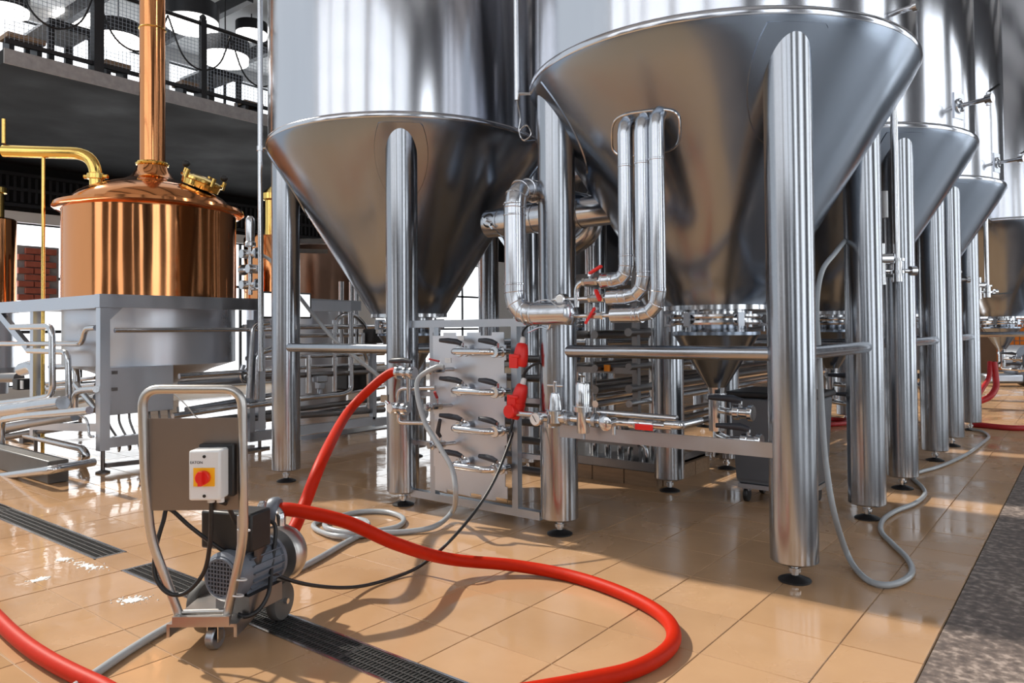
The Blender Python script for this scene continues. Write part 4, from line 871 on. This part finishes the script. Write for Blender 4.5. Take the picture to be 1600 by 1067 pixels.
def lamp(px, py, rpx, d, lab):
    c = at(px, py, d); r = rpx*d/FPX
    t = thing('drum_lamp', lab, 'lamp', c-Z1*r*.35, 'drum lamps over the mezzanine')
    part('shade', 'paint', t, lambda b: b.lathe([(r*.97, -r*.3), (r, -r*.3), (r, r*.35), (r*.9, r*.38), (.02, r*.4)], c, n=36))
    part('skirt', 'skirt', t, lambda b: b.lathe([(r*.9, -r*.55), (r*.95, -r*.55), (r*.97, -r*.28)], c, n=36)); part('diffuser', 'lamp', t, lambda b: b.cyl(c-Z1*r*.52, c-Z1*r*.48, r*.9, n=36)); part('cord', 'paint', t, lambda b: b.cyl(c+Z1*r*.38, (c.x, c.y, max(7.9, c.z+r)), .012, n=6))
lamp(12, 5, 30, 14.2, 'drum lamp cut by the top left picture corner'); lamp(300, 22, 40, 13.6, 'large drum lamp right of the copper chimney, highest one'); lamp(352, 78, 36, 14.2, 'drum lamp hanging low between the two railing posts right of the chimney'); lamp(393, 45, 24, 15.5, 'small drum lamp close to the left front tank'); lamp(185, 50, 34, 14, 'drum lamp directly left of the copper chimney'); lamp(118, 15, 28, 15.5, 'drum lamp above the left mezzanine table')
# ================================================================== UNDER THE TANKS
# waste bin on casters behind the right front leg
bx, by_ = -1.79, 5.42
t = thing('wheeled_bin', 'dark grey wheeled bin standing behind the right front tank leg', 'bin', (bx, by_, 0))
part('tub', 'bin', t, lambda b: b.add([(bx+sx*w2, by_+sy*w3, z) for z, w2, w3 in ((.13, .24, .2), (.16, .26, .22), (.75, .29, .25)) for sx, sy in ((-1, -1), (1, -1), (1, 1), (-1, 1))], [(3, 2, 1, 0)]+[(l*4+i, l*4+(i+1) % 4, l*4+4+(i+1) % 4, l*4+4+i) for l in (0, 1) for i in range(4)]+[(8, 9, 10, 11)]), bevel=.02)
part('lid', 'black', t, lambda b: b.box((bx, by_, .775), (.62, .54, .04)), bevel=.012); part('base_frame', 'dull', t, lambda b: b.box((bx, by_, .118), (.5, .42, .03)))
for sx in (-1, 1):
    for sy in (-1, 1): c = V((bx+sx*.2, by_+sy*.16, .05)); q = part('caster', 'dull', t, lambda b: b.box(c+V((0, 0, .045)), (.05, .05, .03))); part('caster_wheel', 'black', q, lambda b: b.cyl(c-X1*.016, c+X1*.016, .05, n=20, bev=.005))
# timber pallet and skid
t = thing('timber_base', 'timber plank base under the piping skid', 'pallet', (-3.45, 5.75, 0))
for k in range(5): x = -4.2+.3*k; part('plank', 'wood', t, lambda b: b.span((x, 5.27, 0), (x+.29, 5.36, .115)))
for k in range(3): y = 5.36+.3*k; part('plank', 'wood', t, lambda b: b.span((-2.79, y, 0), (-2.70, y+.29, .115)))
part('deck', 'wood', t, lambda b: b.span((-4.2, 5.36, 0), (-2.79, 6.26, .11)))
t = thing('piping_skid', 'dark steel piping skid with rails on the timber base between the tank rows', 'skid', (-3.4, 6.5, .11))
part('tray', 'darksteel', t, lambda b: (b.span((-4.18, 5.29, .117), (-2.74, 6.25, .135)), b.span((-4.18, 5.285, .117), (-2.74, 5.30, .185)), b.span((-2.755, 5.3, .117), (-2.74, 6.25, .185))))
for x in (-3.62, -2.98):
    for y in (5.45, 7.3, 9.2):
        part('post', 'darksteel', t, lambda b: b.span((x-.025, y-.025, .0 if y > 6 else .13), (x+.025, y+.025, 1.75)))
for x in (-3.62, -3.3, -2.98):
    for z, m, r in ((.34, 'darksteel', .03), (.62, 'pipe', .03), (.74, 'darksteel', .035), (.92, 'darksteel', .03), (1.03, 'pipe', .025), (1.2, 'darksteel', .035)):
        part('rail', m, t, lambda b: b.cyl((x, 5.32, z+.02*(x > -3.1)), (x, 11, z+.02*(x > -3.1)), r, n=12))
for z in (.3, .9, 1.5, 1.7): part('cross_beam', 'darksteel', t, lambda b: b.span((-3.64, 5.42, z-.025), (-2.96, 5.47, z+.025)))
part('cable_tray', 'darksteel', t, lambda b: b.span((-3.5, 5.2, 1.62), (-3.1, 10, 1.66)))
for k, (px, z) in enumerate(((930, .5), (950, .42), (970, .48), (1000, .4))): q = Yp(px, 700, 5.6); part('stub_pipe', 'pipe', t, lambda b: b.cyl((q.x, 5.6, .13), (q.x, 5.6, .3+z*.3), .03, n=14))
q = Yp(1000, 700, 5.45); part('bend', 'pipe', t, lambda b: b.tube(rounded([(q.x-.1, 5.45, .14), (q.x-.1, 5.45, .3), (q.x+.06, 5.45, .3), (q.x+.06, 5.45, .14)], .08), .016, 10))
for px in (915, 1010): q = Yp(px, 450, 5.6); part('riser', 'pipe', t, lambda b: b.cyl((q.x, 5.7, .13), (q.x, 5.7, 2.0), .035, n=14))
part('marker', 'orange', t, lambda b: b.box(Yp(949, 575, 5.4), (.055, .02, .055)))['label'] = 'small orange marker'
# pipes hanging on the right-hand tanks, with valve clusters
def hang(px, y0, y1, d, lab, tk, r=.026, lev=None):
    a, c = at(px, y0, d), at(px, y1, d); c.x, c.y = a.x, a.y
    t = thing('drop_pipe', lab, 'pipe', c, 'drop pipes along the right row')
    ax_ = tanks[tk].location; hd_ = V((ax_.x-a.x, ax_.y-a.y, 0)); rr_ = rcone(a.z)-.03
    e_ = a+hd_.normalized()*max(.05, hd_.length-rr_)
    part('pipe', 'pipe', t, lambda b: b.tube(rounded([c, a, e_], .06), r, 14))
    part('valve', 'pipe', t, lambda b: (b.cyl(c-Z1*.06, c+Z1*.1, r*1.5, n=12), b.cyl(c+Z1*.0, c+Z1*.022, r*2.2, n=14), b.cyl(c+Z1*.09, c+Z1*.11, r*2.2, n=14), b.cyl(c-RT_*.14+Z1*.02, c+RT_*.12+Z1*.02, .015, n=10), b.cyl(c+RT_*.1+Z1*.02, c+RT_*.14+Z1*.02, .035, n=12), b.cyl(c-RT_*.11-Z1*.08, c-RT_*.11+Z1*.22, .03, n=12), b.cyl(c-RT_*.13+Z1*.11, c-RT_*.04+Z1*.11, .045, n=12)))
    part('handle', 'black', t, lambda b: b.beam(c-Z1*.02, c+(RT_*.35 if lev else -RT_*.2)-Z1*(.0 if lev else .0), .02, .02))
hang(1396, 150, 428, 5.45, 'tall drop pipe with valve cluster beside the second tank of the right row', 't3')
hang(1491, 285, 440, 7.9, 'drop pipe with valve cluster beside the third tank of the right row', 't4'); hang(1540, 340, 458, 10.4, 'drop pipe with black lever in front of the farthest right tank', 't5', .03, 1)
sg = at(1383, 340, 5.6); tag(MB().cyl(sg, sg+Z1*.2, .022, n=12).build('sight_glass', 'white'), 'short white sight tube between two legs of the right row', 'sight glass')
# pipe between the two front tanks at the top
u0, u1 = at(806, -60, 4.75), at(806, 158, 4.75); u1.x, u1.y = u0.x, u0.y
t = thing('drop_pipe', 'thin vertical pipe hanging between the two front tank shells at the top', 'pipe', u1)
part('pipe', 'pipe', t, lambda b: b.cyl(u1, u0+Z1*1.5, .017, n=12)); uz = at(806, 148, 4.75)
part('bracket', 'pipe', t, lambda b: b.cyl(V((u0.x, u0.y, uz.z)), V((u0.x, u0.y, uz.z))+RT_*.11, .009, n=8))
part('cable', 'pipe', t, lambda b: b.tube(spline([u1, at(813, 185, 4.75), at(811, 205, 4.75), at(818, 219, 4.75), at(830, 210, 4.75), at(823, 196, 4.75), at(812, 205, 4.75), at(818, 219, 4.76), at(836, 220, 4.8)]), .0055, 8))
# floor cleaner at the orange wall
fc_ = Fp(1588, 600); fc_.y = 18.6; fc_.x = Yp(1594, 590, 18.6).x; fc_.z = 0
t = thing('floor_cleaner', 'grey machine with round body standing before the orange wall', 'machine', fc_)
part('body', 'motor', t, lambda b: b.lathe([(.26, -.2), (.34, -.16), (.34, .16), (.26, .2)], fc_+Z1*.5, (.8, -.6, 0), 28)); part('nozzle', 'dull', t, lambda b: b.box(fc_+V((-.3, -.3, .16)), (.75, .3, .2), .6), bevel=.05); part('drum', 'black', t, lambda b: b.lathe([(.15, -.22), (.2, -.21), (.2, .21), (.15, .22)], fc_+Z1*.5, (.8, -.6, 0), 24)); part('wheel', 'black', t, lambda b: b.lathe([(.1, -.22), (.14, -.2), (.14, .2), (.1, .22)], fc_+V((.15, .1, .14)), (.8, -.6, 0), 24))
# clusters of small white specks around the drains
def speck(px, py, rx, ry, rot, lab):
    c = Fp(px, py); b = MB(); cr, sr = math.cos(rot), math.sin(rot)
    for k in range(150):
        a = random.uniform(0, 2*PI); q = abs(random.gauss(0, .55)); x, y = rx*q*math.cos(a)+.2*ry*math.sin(9*a), ry*q*math.sin(a); r = random.uniform(.0025, .010)*(1.3-.5*min(q, 1.6))
        b.lathe([(r, .0008), (r*.7, .0026), (1e-6, .0034)], c+V((x*cr-y*sr, x*sr+y*cr, 0)), n=7)
    tag(b.build('speck_patch', 'speck', loc=c), lab, 'speck', 'foam patches on the wet tiles', 'stuff')
speck(136, 884, .16, .045, .15, 'white foam patch at the end of the left floor drain')
speck(98, 874, .035, .03, .4, 'small white foam dab left of the drain end')
speck(64, 905, .03, .05, .2, 'thin foam streak on the tiles before the left drain')
speck(205, 938, .07, .05, .6, 'faint foam patch before the pump cart')
speck(458, 868, .06, .03, .8, 'foam patch beside the grey hose near the pump')
